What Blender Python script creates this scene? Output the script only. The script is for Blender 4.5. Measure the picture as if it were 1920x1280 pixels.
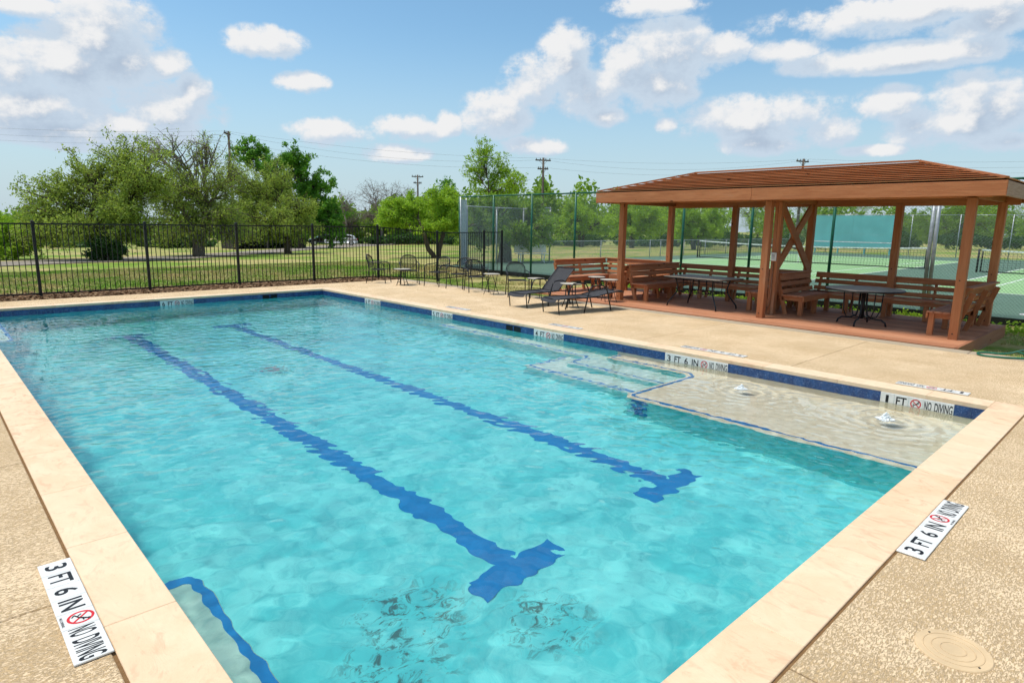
import bpy, bmesh, math, random
import numpy as np
from mathutils import Vector, Matrix
R = math.radians
random.seed(7); rng = np.random.default_rng(7)
for o in list(bpy.data.objects): bpy.data.objects.remove(o)
SC = bpy.context.scene
COL = SC.collection

# ------------------------------------------------------------------ camera
CAMP = (-8.4534, -1.2762, 1.8910); YAW, PITCH, ROLL, FPX = 0.756914, 0.182918, 0.0147704, 1185.33
cam = bpy.data.cameras.new('camera'); camo = bpy.data.objects.new('camera', cam); COL.objects.link(camo)
cam.sensor_width = 36; cam.lens = 36 * FPX / 1920; cam.clip_start = .05; cam.clip_end = 5000
fw = Vector((math.sin(YAW) * math.cos(PITCH), math.cos(YAW) * math.cos(PITCH), -math.sin(PITCH)))
rt = Vector((math.cos(YAW), -math.sin(YAW), 0)); upv = rt.cross(fw)
r2 = rt * math.cos(ROLL) + upv * math.sin(ROLL); u2 = -rt * math.sin(ROLL) + upv * math.cos(ROLL)
m = Matrix((r2, u2, -fw)).transposed().to_4x4(); m.translation = CAMP
camo.matrix_world = m
SC.camera = camo

# ------------------------------------------------------------------ light, sky, exposure
SUN_EL, SUN_AZ = R(69), R(-42)          # azimuth measured from +Y towards +X
SUN_DIR = Vector((math.sin(SUN_AZ) * math.cos(SUN_EL), math.cos(SUN_AZ) * math.cos(SUN_EL), math.sin(SUN_EL)))
sl = bpy.data.lights.new('sun', 'SUN'); sl.energy = 1.95; sl.angle = R(12); sl.color = (1, .955, .88)
sun = bpy.data.objects.new('sun', sl); COL.objects.link(sun)
sun.rotation_euler = (-SUN_DIR).to_track_quat('-Z', 'Y').to_euler()
sl.cycles.is_caustics_light = True
SC.view_settings.view_transform = 'Standard'; SC.view_settings.look = 'None'
SC.view_settings.exposure = 0.86; SC.view_settings.gamma = 1
SC.cycles.use_denoising = True
SC.cycles.use_adaptive_sampling = True; SC.cycles.adaptive_threshold = .02; SC.cycles.adaptive_min_samples = 32; SC.cycles.max_bounces = 7; SC.cycles.transparent_max_bounces = 24
SC.cycles.caustics_refractive = True; SC.cycles.caustics_reflective = False
SC.cycles.sample_clamp_indirect = 6

class NT:
    """small node-tree writer"""
    def __init__(s, tree): s.t = tree; s.n = tree.nodes; s.l = tree.links
    def new(s, typ, **kw):
        n = s.n.new(typ)
        for k, v in kw.items():
            if k == 'inp':
                for a, b in v.items(): s.set(n, a, b)
            else: setattr(n, k, v)
        return n
    def set(s, n, a, b):
        if isinstance(b, bpy.types.NodeSocket): s.l.new(b, n.inputs[a])
        else: n.inputs[a].default_value = b
    def math(s, op, a, b=None, c=None, clamp=False):
        n = s.n.new('ShaderNodeMath'); n.operation = op; n.use_clamp = clamp
        for i, v in enumerate((a, b, c)):
            if v is not None: s.set(n, i, v)
        return n.outputs[0]
    def vmath(s, op, a, b=None, out=0):
        n = s.n.new('ShaderNodeVectorMath'); n.operation = op
        for i, v in enumerate((a, b)):
            if v is not None:
                if op == 'SCALE' and i == 1: s.set(n, 3, v)
                else: s.set(n, i, v)
        return n.outputs[out]
    def mix(s, f, a, b):
        n = s.n.new('ShaderNodeMix'); n.data_type = 'RGBA'
        s.set(n, 0, f); s.set(n, 6, a); s.set(n, 7, b); return n.outputs[2]
    def noise(s, vec, scale, detail=4, rough=.55, dist=0, col=False):
        n = s.new('ShaderNodeTexNoise', inp={'Scale': scale, 'Detail': detail, 'Roughness': rough, 'Distortion': dist})
        if vec is not None: s.l.new(vec, n.inputs['Vector'])
        return n.outputs[1 if col else 0]
    def ramp(s, f, lo, hi, a=0., b=1.):
        n = s.n.new('ShaderNodeMapRange'); n.interpolation_type = 'SMOOTHSTEP'
        for i, v in enumerate((f, lo, hi, a, b)): s.set(n, i, v)
        return n.outputs[0]

def c4(c): return (c[0], c[1], c[2], 1)

def world_sky():
    w = bpy.data.worlds.new('World'); SC.world = w; w.use_nodes = True
    t = NT(w.node_tree); t.n.clear()
    sky = t.new('ShaderNodeTexSky', sky_type='NISHITA', sun_disc=False, sun_elevation=SUN_EL, sun_rotation=SUN_AZ,
                air_density=1.0, dust_density=1.2, ozone_density=1.6, altitude=200)
    return w, t, sky
W_, WT, SKY = world_sky()

# ------------------------------------------------------------------ helpers
class MB:
    def __init__(s): s.v = []; s.f = []; s.sm = []
    def add(s, vs, fs, smooth=False):
        b = len(s.v); s.v += [tuple(p) for p in vs]; s.f += [tuple(i + b for i in f) for f in fs]; s.sm += [smooth] * len(fs); return s
    def box(s, x0, x1, y0, y1, z0, z1):
        return s.add([(x0,y0,z0),(x1,y0,z0),(x1,y1,z0),(x0,y1,z0),(x0,y0,z1),(x1,y0,z1),(x1,y1,z1),(x0,y1,z1)],
                     [(0,3,2,1),(4,5,6,7),(0,1,5,4),(1,2,6,5),(2,3,7,6),(3,0,4,7)])
    def bbox(s, x0, x1, y0, y1, z0, z1, b=.006):
        """box with chamfered edges"""
        vs = []; 
        for z, i in ((z0, b), (z0 + b, 0), (z1 - b, 0), (z1, b)):
            j = b if i == 0 else b * 2
            X0, X1, Y0, Y1 = x0 + i, x1 - i, y0 + i, y1 - i
            k = b if i == 0 else 0
            vs += [(X0 + k, Y0, z), (X1 - k, Y0, z), (X1, Y0 + k, z), (X1, Y1 - k, z), (X1 - k, Y1, z), (X0 + k, Y1, z), (X0, Y1 - k, z), (X0, Y0 + k, z)]
        fs = [tuple(reversed(range(8))), tuple(range(24, 32))]
        for r in range(3):
            for q in range(8): fs.append((r*8+q, r*8+(q+1) % 8, r*8+8+(q+1) % 8, r*8+8+q))
        return s.add(vs, fs)
    def beam(s, a, b, w, h, up=(0, 0, 1)):
        """box from a to b, w across, h along up"""
        a, b = Vector(a), Vector(b); d = (b - a).normalized(); u = Vector(up)
        sd = d.cross(u); 
        if sd.length < 1e-5: sd = d.cross(Vector((0, 1, 0)))
        sd.normalize(); u = sd.cross(d).normalized(); sd *= w / 2; u *= h / 2
        vs = [a - sd - u, a + sd - u, a + sd + u, a - sd + u, b - sd - u, b + sd - u, b + sd + u, b - sd + u]
        return s.add(vs, [(0,1,2,3),(7,6,5,4),(0,4,5,1),(1,5,6,2),(2,6,7,3),(3,7,4,0)])
    def tube(s, pts, r, n=8, closed=False, cap=True):
        pts = [Vector(p) for p in pts]; N = len(pts); rs = r if isinstance(r, (list, tuple)) else [r] * N
        vs = []; nrm = None
        for i, p in enumerate(pts):
            if closed: d = pts[(i + 1) % N] - pts[i - 1]
            else: d = pts[min(i + 1, N - 1)] - pts[max(i - 1, 0)]
            d.normalize()
            if nrm is None:
                nrm = d.cross(Vector((0, 0, 1)))
                if nrm.length < .05: nrm = d.cross(Vector((1, 0, 0)))
            nrm = (nrm - d * nrm.dot(d)).normalized(); bi = d.cross(nrm)
            for k in range(n):
                a = 2 * math.pi * k / n; vs.append(p + (nrm * math.cos(a) + bi * math.sin(a)) * rs[i])
        fs = []
        for i in range(N if closed else N - 1):
            j = (i + 1) % N
            for k in range(n): fs.append((i*n+k, i*n+(k+1) % n, j*n+(k+1) % n, j*n+k))
        if cap and not closed: fs += [tuple(reversed(range(n))), tuple((N-1)*n+k for k in range(n))]
        return s.add(vs, fs, True)
    def disc(s, c, r, z0, z1, n=32, sx=1, sy=1, bev=0):
        vs = []; rings = [(r - bev, z0), (r, z0 + bev), (r, z1 - bev), (r - bev, z1)] if bev else [(r, z0), (r, z1)]
        for rr, z in rings:
            vs += [(c[0] + rr*sx*math.cos(2*math.pi*k/n), c[1] + rr*sy*math.sin(2*math.pi*k/n), z) for k in range(n)]
        fs = [tuple(reversed(range(n))), tuple((len(rings)-1)*n + k for k in range(n))]
        for q in range(len(rings) - 1):
            for k in range(n): fs.append((q*n+k, q*n+(k+1) % n, q*n+n+(k+1) % n, q*n+n+k))
        return s.add(vs, fs)
    def mesh(s, name):
        me = bpy.data.meshes.new(name); me.from_pydata(s.v, [], s.f); me.update()
        me.polygons.foreach_set('use_smooth', s.sm); return me
    def build(s, name, mat, parent=None):
        return link(name, s.mesh(name), mat, parent)
def link(name, me, mat, parent=None):
    o = bpy.data.objects.new(name, me); COL.objects.link(o)
    if mat is not None and not me.materials: me.materials.append(mat)
    if parent is not None: o.parent = parent
    return o
def npmesh(name, verts, faces, smooth=False):
    """verts (n,3) array, faces (m,k) int array"""
    me = bpy.data.meshes.new(name); n, (mf, k) = len(verts), faces.shape
    me.vertices.add(n); me.vertices.foreach_set('co', np.asarray(verts, np.float32).ravel())
    me.loops.add(mf * k); me.loops.foreach_set('vertex_index', faces.astype(np.int32).ravel())
    me.polygons.add(mf); me.polygons.foreach_set('loop_start', np.arange(0, mf * k, k, dtype=np.int32))
    me.polygons.foreach_set('loop_total', np.full(mf, k, np.int32))
    me.polygons.foreach_set('use_smooth', np.full(mf, smooth, bool))
    me.update(calc_edges=True); me.validate(); return me
def tag(o, label=None, cat=None, group=None, kind=None):
    if label: o['label'] = label
    if cat: o['category'] = cat
    if group: o['group'] = group
    if kind: o['kind'] = kind
    return o
def empty(name, loc=(0, 0, 0), rz=0):
    o = bpy.data.objects.new(name, None); COL.objects.link(o); o.location = loc; o.rotation_euler = (0, 0, rz); o.empty_display_size = .1; return o
def copy_tree(o, parent=None):
    c = o.copy(); COL.objects.link(c); c.parent = parent
    for ch in list(o.children): copy_tree(ch, c)
    return c
def receiver(o): o.cycles.is_caustics_receiver = True; return o

def material(name, fn, rough=.6, spec=.4, metallic=0):
    """fn(t, pos) returns (colour socket or value, bump height socket or None, bump distance[, roughness socket])"""
    mt = bpy.data.materials.new(name); mt.use_nodes = True; t = NT(mt.node_tree)
    bs = t.n['Principled BSDF']; bs.inputs['Roughness'].default_value = rough; bs.inputs['Specular IOR Level'].default_value = spec; bs.inputs['Metallic'].default_value = metallic
    pos = t.new('ShaderNodeTexCoord').outputs['Object']
    r = fn(t, pos)
    t.set(bs, 'Base Color', c4(r[0]) if isinstance(r[0], tuple) else r[0])
    if len(r) > 1 and r[1] is not None:
        b = t.new('ShaderNodeBump', inp={'Strength': 1.0, 'Distance': r[2], 'Height': r[1]}); t.l.new(b.outputs[0], bs.inputs['Normal'])
    if len(r) > 3: t.set(bs, 'Roughness', r[3])
    return mt
def mapped(t, pos, sc):
    n = t.new('ShaderNodeMapping'); t.l.new(pos, n.inputs[0]); n.inputs['Scale'].default_value = sc; return n.outputs[0]
def rnd(t): return t.new('ShaderNodeObjectInfo').outputs['Random']
def plain(name, col, rough=.5, spec=.4, metallic=0, var=.25, scale=6):
    def fn(t, p):
        n = t.noise(p, scale, 5, .6); a = tuple(x * (1 - var) for x in col); b = tuple(min(1, x * (1 + var)) for x in col)
        return t.mix(t.ramp(n, .3, .7), c4(a), c4(b)), n, .002
    return material(name, fn, rough, spec, metallic)

# ---- materials of the pool and deck
def m_knockdown(t, p):
    s = mapped(t, p, (1.0, 1.0, 1.0))
    n1 = t.noise(mapped(t, p, (40, 105, 70)), 1, 6, .7, 1.0)          # flattened splatter
    n2 = t.noise(p, 1.3, 4, .6)
    n3 = t.noise(p, 130, 2, .5)
    f = t.ramp(t.math('ADD', n1, t.math('MULTIPLY', t.math('SUBTRACT', n2, .5), .22)), .44, .53)
    hi = t.mix(n2, c4((.79, .565, .335)), c4((.86, .65, .42)))
    lo = t.mix(n3, c4((.50, .335, .165)), c4((.62, .43, .235)))
    col = t.mix(f, lo, hi)
    d = t.noise(p, .45, 5, .6)
    col = t.mix(t.ramp(d, .52, .75, 0, .25), col, c4((.60, .40, .20)))
    e = t.noise(p, 2.3, 6, .72, .4); col = t.mix(t.ramp(e, .66, .76, 0, .55), col, c4((.30, .195, .10)))      # scattered dirt marks
    w = t.noise(mapped(t, p, (.9, .9, .9)), 1, 3, .5); col = t.mix(t.ramp(w, .40, .62, .16, 0), col, c4((.52, .38, .22)))
    return col, t.math('ADD', f, t.math('MULTIPLY', n3, .3)), .0018
M_DECK = material('knockdown_deck', m_knockdown, .85, .25)
def m_joint(t, p):
    n = t.noise(p, 30, 4, .6); return t.mix(n, c4((.14, .075, .03)), c4((.30, .18, .085))), n, .004
M_JOINT = material('joint_filler', m_joint, .95, .1)
def m_coping(t, p):
    q = t.vmath('ADD', p, t.vmath('SCALE', t.new('ShaderNodeCombineXYZ', inp={'X': rnd(t), 'Y': rnd(t)}).outputs[0], 37.))
    n = t.noise(q, 2.6, 7, .68, 1.0); m_ = t.noise(mapped(t, q, (9, 4, 6)), 1, 7, .7, 1.4); f = t.noise(q, 60, 4, .6)
    c = t.mix(t.ramp(n, .35, .68), c4((.75, .515, .31)), c4((.83, .62, .405)))
    c = t.mix(t.ramp(m_, .50, .66, 0, .7), c, c4((.64, .37, .21)))
    c = t.mix(t.math('MULTIPLY', rnd(t), .55), c, c4((.85, .66, .45)))
    c = t.mix(t.ramp(f, .66, .74, 0, .5), c, c4((.45, .27, .14)))
    return c, t.math('ADD', t.math('MULTIPLY', f, .4), m_), .003
M_COPE = material('limestone_coping', m_coping, .62, .35)
def m_plaster(t, p, A=(.88, .77, .55), B=(.96, .88, .68), Cc=(.74, .63, .42)):
    n = t.noise(p, 1.5, 7, .7, .8); n2 = t.noise(p, 11, 5, .6)
    c = t.mix(t.ramp(n, .36, .64), c4(A), c4(B))
    c = t.mix(t.ramp(n2, .50, .72, 0, .55), c, c4(Cc))
    # dark mineral stains on the floor of the shallow end and round the main drain
    def spot(cx, cy, r):
        d = t.vmath('LENGTH', t.vmath('MULTIPLY', t.vmath('SUBTRACT', p, (cx, cy, -1.24)), (1, 1, .02)), out=1)
        return t.ramp(d, r, r * .35)
    st = t.math('MAXIMUM', t.math('MAXIMUM', spot(-6.25, 2.0, .55), spot(-6.6, 1.65, .5)), t.math('MAXIMUM', spot(-4.33, 8.86, .6), spot(-5.6, 1.35, .45)))
    k = t.noise(mapped(t, p, (8, 13, 8)), 1, 7, .75, .6)
    st = t.math('MULTIPLY', st, t.ramp(k, .50, .60))
    return t.mix(t.math('MULTIPLY', st, .85), c, c4((.06, .11, .10))), n2, .003
M_SHELF = material('pale_sand_plaster', m_plaster, .7, .2)
M_LEDGE = material('green_water_tint_plaster', lambda t, p: m_plaster(t, p, (.30, .56, .48), (.46, .70, .60), (.26, .47, .40)), .7, .2)  # ledge plaster coloured with the greenish tint of the water above it
M_STEP = material('pale_water_tint_plaster', lambda t, p: m_plaster(t, p, (.42, .64, .56), (.62, .80, .72), (.36, .55, .48)), .7, .2)  # step plaster carries a weaker water tint in its colour
M_PLASTER = material('water_tint_plaster', lambda t, p: m_plaster(t, p, (.10, .66, .67), (.24, .86, .83), (.085, .56, .58)), .7, .2)  # aqua from light absorbed in deep water, put into the plaster colour
def m_bluetile(t, p):
    n = t.noise(p, 38, 6, .75, 2.0); n2 = t.noise(p, 9, 3, .6)
    c = t.mix(t.ramp(n2, .3, .7), c4((.008, .035, .13)), c4((.018, .075, .22)))
    c = t.mix(t.ramp(n, .52, .68, 0, .85), c, c4((.24, .36, .56)))
    return c, n, .0008
M_BLUETILE = material('mottled_blue_tile', m_bluetile, .22, .5)
def m_trim(t, p):
    n = t.noise(p, 22, 3, .5); return t.mix(n, c4((.001, .175, .46)), c4((.004, .27, .62))),
M_TRIM = material('cobalt_trim_tile', m_trim, .3, .5)
M_WHITE_TILE = plain('white_ceramic_tile', (.78, .76, .71), .3, .5, 0, .06, 9)
M_INK = plain('black_lettering', (.012, .012, .013), .5, .3, 0, .2)
M_RED = plain('red_symbol', (.62, .015, .02), .45, .4, 0, .1)
M_DARK = plain('recess_shade_and_screws', (.01, .012, .015), .6, .2)  # near-black: recess shade put into colour, also used for the lid screws

# ------------------------------------------------------------------ pool
PW, PL, ZW = 7.681, 15.61, -.17
def floor_z(y):
    return -1.24 - max(0, min(1, (y - 3.2) / 10.2)) * .76
def build_pool():
    basin = MB()
    ys = [0, 3.2, 5, 7, 9, 11, 13.4, PL]
    for a, b in zip(ys, ys[1:]):
        basin.add([(-PW, a, floor_z(a)), (0, a, floor_z(a)), (0, b, floor_z(b)), (-PW, b, floor_z(b))], [(0, 1, 2, 3)])
        basin.add([(0, a, floor_z(a)), (0, a, -.10), (0, b, -.10), (0, b, floor_z(b))], [(0, 1, 2, 3)])
        basin.add([(-PW, a, floor_z(a)), (-PW, b, floor_z(b)), (-PW, b, -.10), (-PW, a, -.10)], [(0, 1, 2, 3)])
    basin.add([(-PW, 0, -1.24), (-PW, 0, -.10), (0, 0, -.10), (0, 0, -1.24)], [(0, 1, 2, 3)])
    z = floor_z(PL); basin.add([(-PW, PL, z), (0, PL, z), (0, PL, -.10), (-PW, PL, -.10)], [(0, 1, 2, 3)])
    pool = receiver(basin.build('swimming_pool', M_PLASTER)); tag(pool, 'rectangular in-ground swimming pool with pale plaster shell and cream stone edge', 'pool', kind='structure')
    def tread(name, polys, zt, zb, mt=None):
        mb = MB()
        n = len(polys); bev = .035
        cen = Vector((sum(p[0] for p in polys) / n, sum(p[1] for p in polys) / n))
        inner = []
        for i, p in enumerate(polys):
            a, b = Vector(polys[i - 1]), Vector(polys[(i + 1) % n]); q = Vector(p)
            n1 = (q - a).normalized(); n2 = (b - q).normalized()
            off = Vector((-n1.y, n1.x)) + Vector((-n2.y, n2.x)); off = off / max(.4, off.length_squared) * 2
            inner.append(q + off * bev)
        vs = [(p[0], p[1], zb) for p in polys] + [(p[0], p[1], zt - bev) for p in polys] + [(p.x, p.y, zt) for p in inner]
        fs = [tuple(range(2 * n, 3 * n))]
        for r in range(2):
            for k in range(n): fs.append((r*n+k, r*n+(k+1) % n, r*n+n+(k+1) % n, r*n+n+k))
        o = receiver(mb.add(vs, fs[:1] + fs[1 + n:]).build(name, mt or M_STEP, pool))
        receiver(MB().add(vs[:2 * n], [tuple(f) for f in fs[1:1 + n]]).build('riser', M_PLASTER, o)); return o
    def trim(path, z, w=.05, inset=.06, name='tile_trim'):
        """cobalt tile line a little inside a step edge (path runs with the step on its left)"""
        mb = MB(); pts = [Vector(p) for p in path]; N = len(pts)
        L, Rr = [], []
        for i, p in enumerate(pts):
            d1 = (p - pts[i - 1]).normalized() if i else None; d2 = (pts[i + 1] - p).normalized() if i < N - 1 else None
            d1 = d1 or d2; d2 = d2 or d1
            o = Vector((-d1.y, d1.x)) + Vector((-d2.y, d2.x)); o = o / max(.4, o.length_squared) * 2
            L.append(p + o * (inset + w)); Rr.append(p + o * inset)
        for i in range(N - 1):
            vs = [(q.x, q.y, z + dz) for dz in (-.01, .004) for q in (Rr[i], Rr[i+1], L[i+1], L[i])]
            mb.add(vs, [(4,5,6,7),(0,1,5,4),(1,2,6,5),(2,3,7,6),(3,0,4,7)])
        return receiver(mb.build(name, M_TRIM, pool))
    def arc(c, r, a0, a1, n=5): return [(c[0] + r * math.cos(R(a0 + (a1 - a0) * i / n)), c[1] + r * math.sin(R(a0 + (a1 - a0) * i / n))) for i in range(n + 1)]
    # sun shelf with its narrow return along the wall, then two steps and a bench down into the pool
    sh = [(-1.98, 0)] ; sh = arc((-1.83, 3.35), .15, 180, 90)
    edge = [(-1.98, -.03)] + sh + [(-.42, 3.5)] + [(-.32, 3.6)] + arc((-.22, 5.0), .1, 180, 90) + [(.04, 5.1)]
    tread('sun_shelf', list(reversed(edge + [(.04, -.03)])), -.47, -1.3, M_SHELF)
    trim(list(reversed(edge)), -.47)
    receiver(MB().box(-.005, .01, .0, 5.08, -.50, -.2045).build('shelf_wall', M_SHELF, pool))
    e2 = [(-.87, 3.4)] + arc((-.77, 5.4), .1, 180, 90) + [(-.42, 5.5), (-.34, 5.58)] + arc((-.24, 9.6), .1, 180, 90) + [(.04, 9.7)]
    tread('step', list(reversed(e2 + [(.04, 3.4)])), -.75, -1.9); trim(list(reversed(e2)), -.75)
    e3 = [(-1.38, 3.4)] + arc((-1.28, 5.85), .1, 180, 90) + [(.04, 5.95)]
    tread('step', list(reversed(e3 + [(.04, 3.4)])), -1.0, -1.9); trim(list(reversed(e3)), -1.0)
    # swim-out benches on the opposite wall
    b1 = [(-PW - .04, 2.97)] + arc((-7.42, 2.85), .12, 90, 0) + [(-7.30, -.03)]
    tread('bench_ledge', list(reversed(b1 + [(-PW - .04, -.03)])), -.72, -1.3, M_LEDGE); trim(list(reversed(b1)), -.72, .06, .015)
    b2 = [(-7.30, PL + .03)] + arc((-7.42, 12.8), .12, 0, -90) + [(-PW - .04, 12.68)]
    tread('bench_ledge', list(reversed(b2 + [(-PW - .04, PL + .03)])), -.62, -2.1); trim(list(reversed(b2)), -.62, .06, .015)
    # checker of cobalt tiles down the corner of the shelf
    for i in range(5):
        for k in range(2 if i % 2 == 0 else 1):
            off = .0 if i % 2 else (-.06 + .12 * k)
            mb = MB(); mb.box(-1.995, -1.97, 3.22 + off - .055, 3.22 + off + .055, -.62 - i * .12, -.515 - i * .12); receiver(mb.build('corner_tile', M_TRIM, pool))
    # lane lines with a cross bar at each end
    for x in (-5.36, -3.30):
        mb = MB(); cuts = [1.9, 3.2, 5, 7, 9, 11, 13.4, 13.5]
        for a, b in zip(cuts, cuts[1:]):
            mb.add([(x - .11, a, floor_z(a) + .004), (x + .11, a, floor_z(a) + .004), (x + .11, b, floor_z(b) + .004), (x - .11, b, floor_z(b) + .004)], [(0, 1, 2, 3)])
        receiver(mb.build('lane_line', M_TRIM, pool))
        for y in (1.9, 13.5):
            mb = MB(); h = .006
            mb.add([(x - .42, y - .115, floor_z(y - .115) + h), (x + .42, y - .115, floor_z(y - .115) + h), (x + .42, y + .115, floor_z(y + .115) + h), (x - .42, y + .115, floor_z(y + .115) + h)], [(0, 1, 2, 3)])
            receiver(mb.build('lane_cross_bar', M_TRIM, pool))
    # main drains
    for (x, y) in ((-4.33, 8.86),):
        mb = MB(); z = floor_z(y)
        mb.disc((x, y), .13, z, z + .02, 20)
        for i in range(5): mb.box(x - .1, x + .1, y - .09 + i * .04, y - .075 + i * .04, z + .02, z + .026)
        receiver(mb.build('main_drain', plain('grey_plastic', (.25, .27, .28), .5), pool))
    # waterline tile bands: gaps are left for the depth tiles and skimmers
    def band(wall, gaps):
        """wall: 'R','F','L','N'"""
        Lw = PL if wall in 'RL' else PW
        cuts = sorted(gaps); cur = 0; segs = []
        for a, b in cuts: segs.append((cur, a)); cur = b
        segs.append((cur, Lw)); mb = MB(); d = .008
        for a, b in segs:
            n = max(1, round((b - a) / .1524)); w = (b - a) / n
            for i in range(n):
                u0, u1 = a + i * w + .001, a + (i + 1) * w - .001
                z0, z1 = -.204, -.0535
                if wall == 'R': mb.box(-d, .01, u0, u1, z0, z1)
                if wall == 'L': mb.box(-PW - .01, -PW + d, u0, u1, z0, z1)
                if wall == 'F': mb.box(-PW + u0, -PW + u1, PL - d, PL + .01, z0, z1)
                if wall == 'N': mb.box(-PW + u0, -PW + u1, -.01, d, z0, z1)
        receiver(mb.build('waterline_tile', M_BLUETILE, pool))['kind'] = 'stuff'
    return pool, band
POOL, tile_band = build_pool()
SIGNS = [  # wall, start, text tiles  (start = smaller coordinate on the wall)
    ('R', .315, '1', 'FT'), ('R', 3.09, '3', 'FT', '6', 'IN'), ('R', 6.305, '4', 'FT'), ('R', 9.575, '5', 'FT'), ('R', 12.515, '6', 'FT'), ('F', 3.45, '6', 'FT')]
def sign_len(s): return .1524 * (len(s) - 2 + 1 + 2)
gapsR = [(s[1], s[1] + sign_len(s)) for s in SIGNS if s[0] == 'R'] + [(7.40, 7.86)]
gapsF = [(s[1], s[1] + sign_len(s)) for s in SIGNS if s[0] == 'F'] + [(5.92, 6.36)]
tile_band('R', gapsR); tile_band('F', gapsF); tile_band('L', []); tile_band('N', [])
# skimmer mouths: frame round a solid panel, the opening's shade put into its colour
for wall, a, b in (('R', 7.40, 7.86), ('F', 5.92, 6.36)):
    fr, shade_panel = MB(), MB()
    def put(mb, u0, u1, d0, d1, z0, z1):
        if wall == 'R': mb.box(d0, d1, u0, u1, z0, z1)
        else: mb.box(-PW + u0, -PW + u1, PL + d0, PL + d1, z0, z1)
    m_ = (a + b) / 2
    put(shade_panel, a, b, -.006, .012, -.204, -.0535)
    for u0, u1, z0, z1 in ((a, a + .02, -.204, -.0535), (b - .02, b, -.204, -.0535), (m_ - .012, m_ + .012, -.204, -.0535), (a + .02, m_ - .012, -.07, -.0535), (m_ + .012, b - .02, -.07, -.0535)):
        put(fr, u0, u1, -.011, -.0065, z0, z1)
    h = shade_panel.build('skimmer_mouth', M_DARK, POOL); fr.build('skimmer_frame', M_BLUETILE, h)

# lettering as thin print
_txt = {}
def text_mesh(s, bold=True):
    if s in _txt: return _txt[s]
    cu = bpy.data.curves.new('t', 'FONT'); cu.body = s; cu.size = 1; cu.offset = .018 if bold else 0; cu.resolution_u = 3
    ob = bpy.data.objects.new('t', cu); COL.objects.link(ob)
    dg = bpy.context.evaluated_depsgraph_get(); me = bpy.data.meshes.new_from_object(ob.evaluated_get(dg))
    v = np.array([x.co[:] for x in me.vertices]); f = [tuple(p.vertices) for p in me.polygons]
    bpy.data.objects.remove(ob)
    lo, hi = v.min(0), v.max(0); v = (v - lo) / np.maximum(hi - lo, 1e-6)
    _txt[s] = (v, f); return _txt[s]
def depth_marker(org, ux, uy, words, label, group=None, note=True):
    """org: lower-left corner of the row of tiles; ux reading direction; uy up the letters; both unit vectors"""
    ux, uy, org = Vector(ux), Vector(uy), Vector(org); nz = ux.cross(uy); S = .1524
    root = empty('depth_marker', org); tag(root, label, 'depth marker', group or 'depth markers round the pool')
    def P(u, v, h): return ux * u + uy * v + nz * h
    def slab(u0, u1):
        g = .0012; b = .003
        vs = [P(u0 + g, g, 0), P(u1 - g, g, 0), P(u1 - g, S - g, 0), P(u0 + g, S - g, 0)]
        vs += [P(u0 + g, g, .006), P(u1 - g, g, .006), P(u1 - g, S - g, .006), P(u0 + g, S - g, .006)]
        vs += [P(u0 + g + b, g + b, .008), P(u1 - g - b, g + b, .008), P(u1 - g - b, S - g - b, .008), P(u0 + g + b, S - g - b, .008)]
        return MB().add(vs, [(8,9,10,11),(0,1,5,4),(1,2,6,5),(2,3,7,6),(3,0,4,7),(4,5,9,8),(5,6,10,9),(6,7,11,10),(7,4,8,11)]).build('tile', M_WHITE_TILE, root)
    def word(s, u0, u1, v0, v1, par, mt=M_INK):
        v, f = text_mesh(s); MB().add([P(u0 + a[0] * (u1 - u0), v0 + a[1] * (v1 - v0), .0088) for a in v], f).build('lettering', mt, par)
    u = 0
    for w_ in words:
        tl = slab(u, u + S); wd = .032 if w_ in '1' else (.062 if len(w_) == 1 else .11)
        word(w_, u + S/2 - wd/2, u + S/2 + wd/2, .026, .126, tl); u += S
    tl = slab(u, u + S); c = u + S / 2; cv = S / 2 + (.012 if note else 0)
    ring = MB(); n = 28; r0, r1 = .044, .056
    for k in range(n):
        a, b = 2*math.pi*k/n, 2*math.pi*(k+1)/n
        ring.add([P(c + r0*math.cos(a), cv + r0*math.sin(a), .0088), P(c + r1*math.cos(a), cv + r1*math.sin(a), .0088), P(c + r1*math.cos(b), cv + r1*math.sin(b), .0088), P(c + r0*math.cos(b), cv + r0*math.sin(b), .0088)], [(0,1,2,3)])
    def bar(mb, a, b, w, h=.0092):
        a, b = Vector(a), Vector(b); d = (b - a).normalized(); s = Vector((-d.y, d.x)) * w / 2
        mb.add([P(c + q.x, cv + q.y, h) for q in (a - s, b - s, b + s, a + s)], [(0, 1, 2, 3)])
    bar(ring, (-.034, .034), (.034, -.034), .010, .0090)
    ring.build('prohibition_ring', M_RED, tl)
    fig = MB()
    for a, b, w in (((-.03, -.022), (.004, -.006), .007), ((.004, -.006), (.026, .022), .010), ((.012, .006), (.034, .008), .006), ((-.03, -.022), (-.012, -.034), .006), ((-.012, -.012), (-.028, .006), .006)): bar(fig, a, b, w, .0096)
    hd = [(.031 + .008*math.cos(2*math.pi*k/10), .029 + .008*math.sin(2*math.pi*k/10)) for k in range(10)]
    fig.add([P(c + x, cv + y, .0096) for x, y in hd], [tuple(range(10))]); fig.build('diver_figure', M_INK, tl)
    if note: word('NO DIVING', u + .03, u + S - .03, .008, .020, tl)
    u += S; tl = slab(u, u + 2 * S); word('NO', u + .012, u + .085, .022, .130, tl); word('DIVING', u + .115, u + 2*S - .012, .022, .130, tl)
    return root
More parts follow.
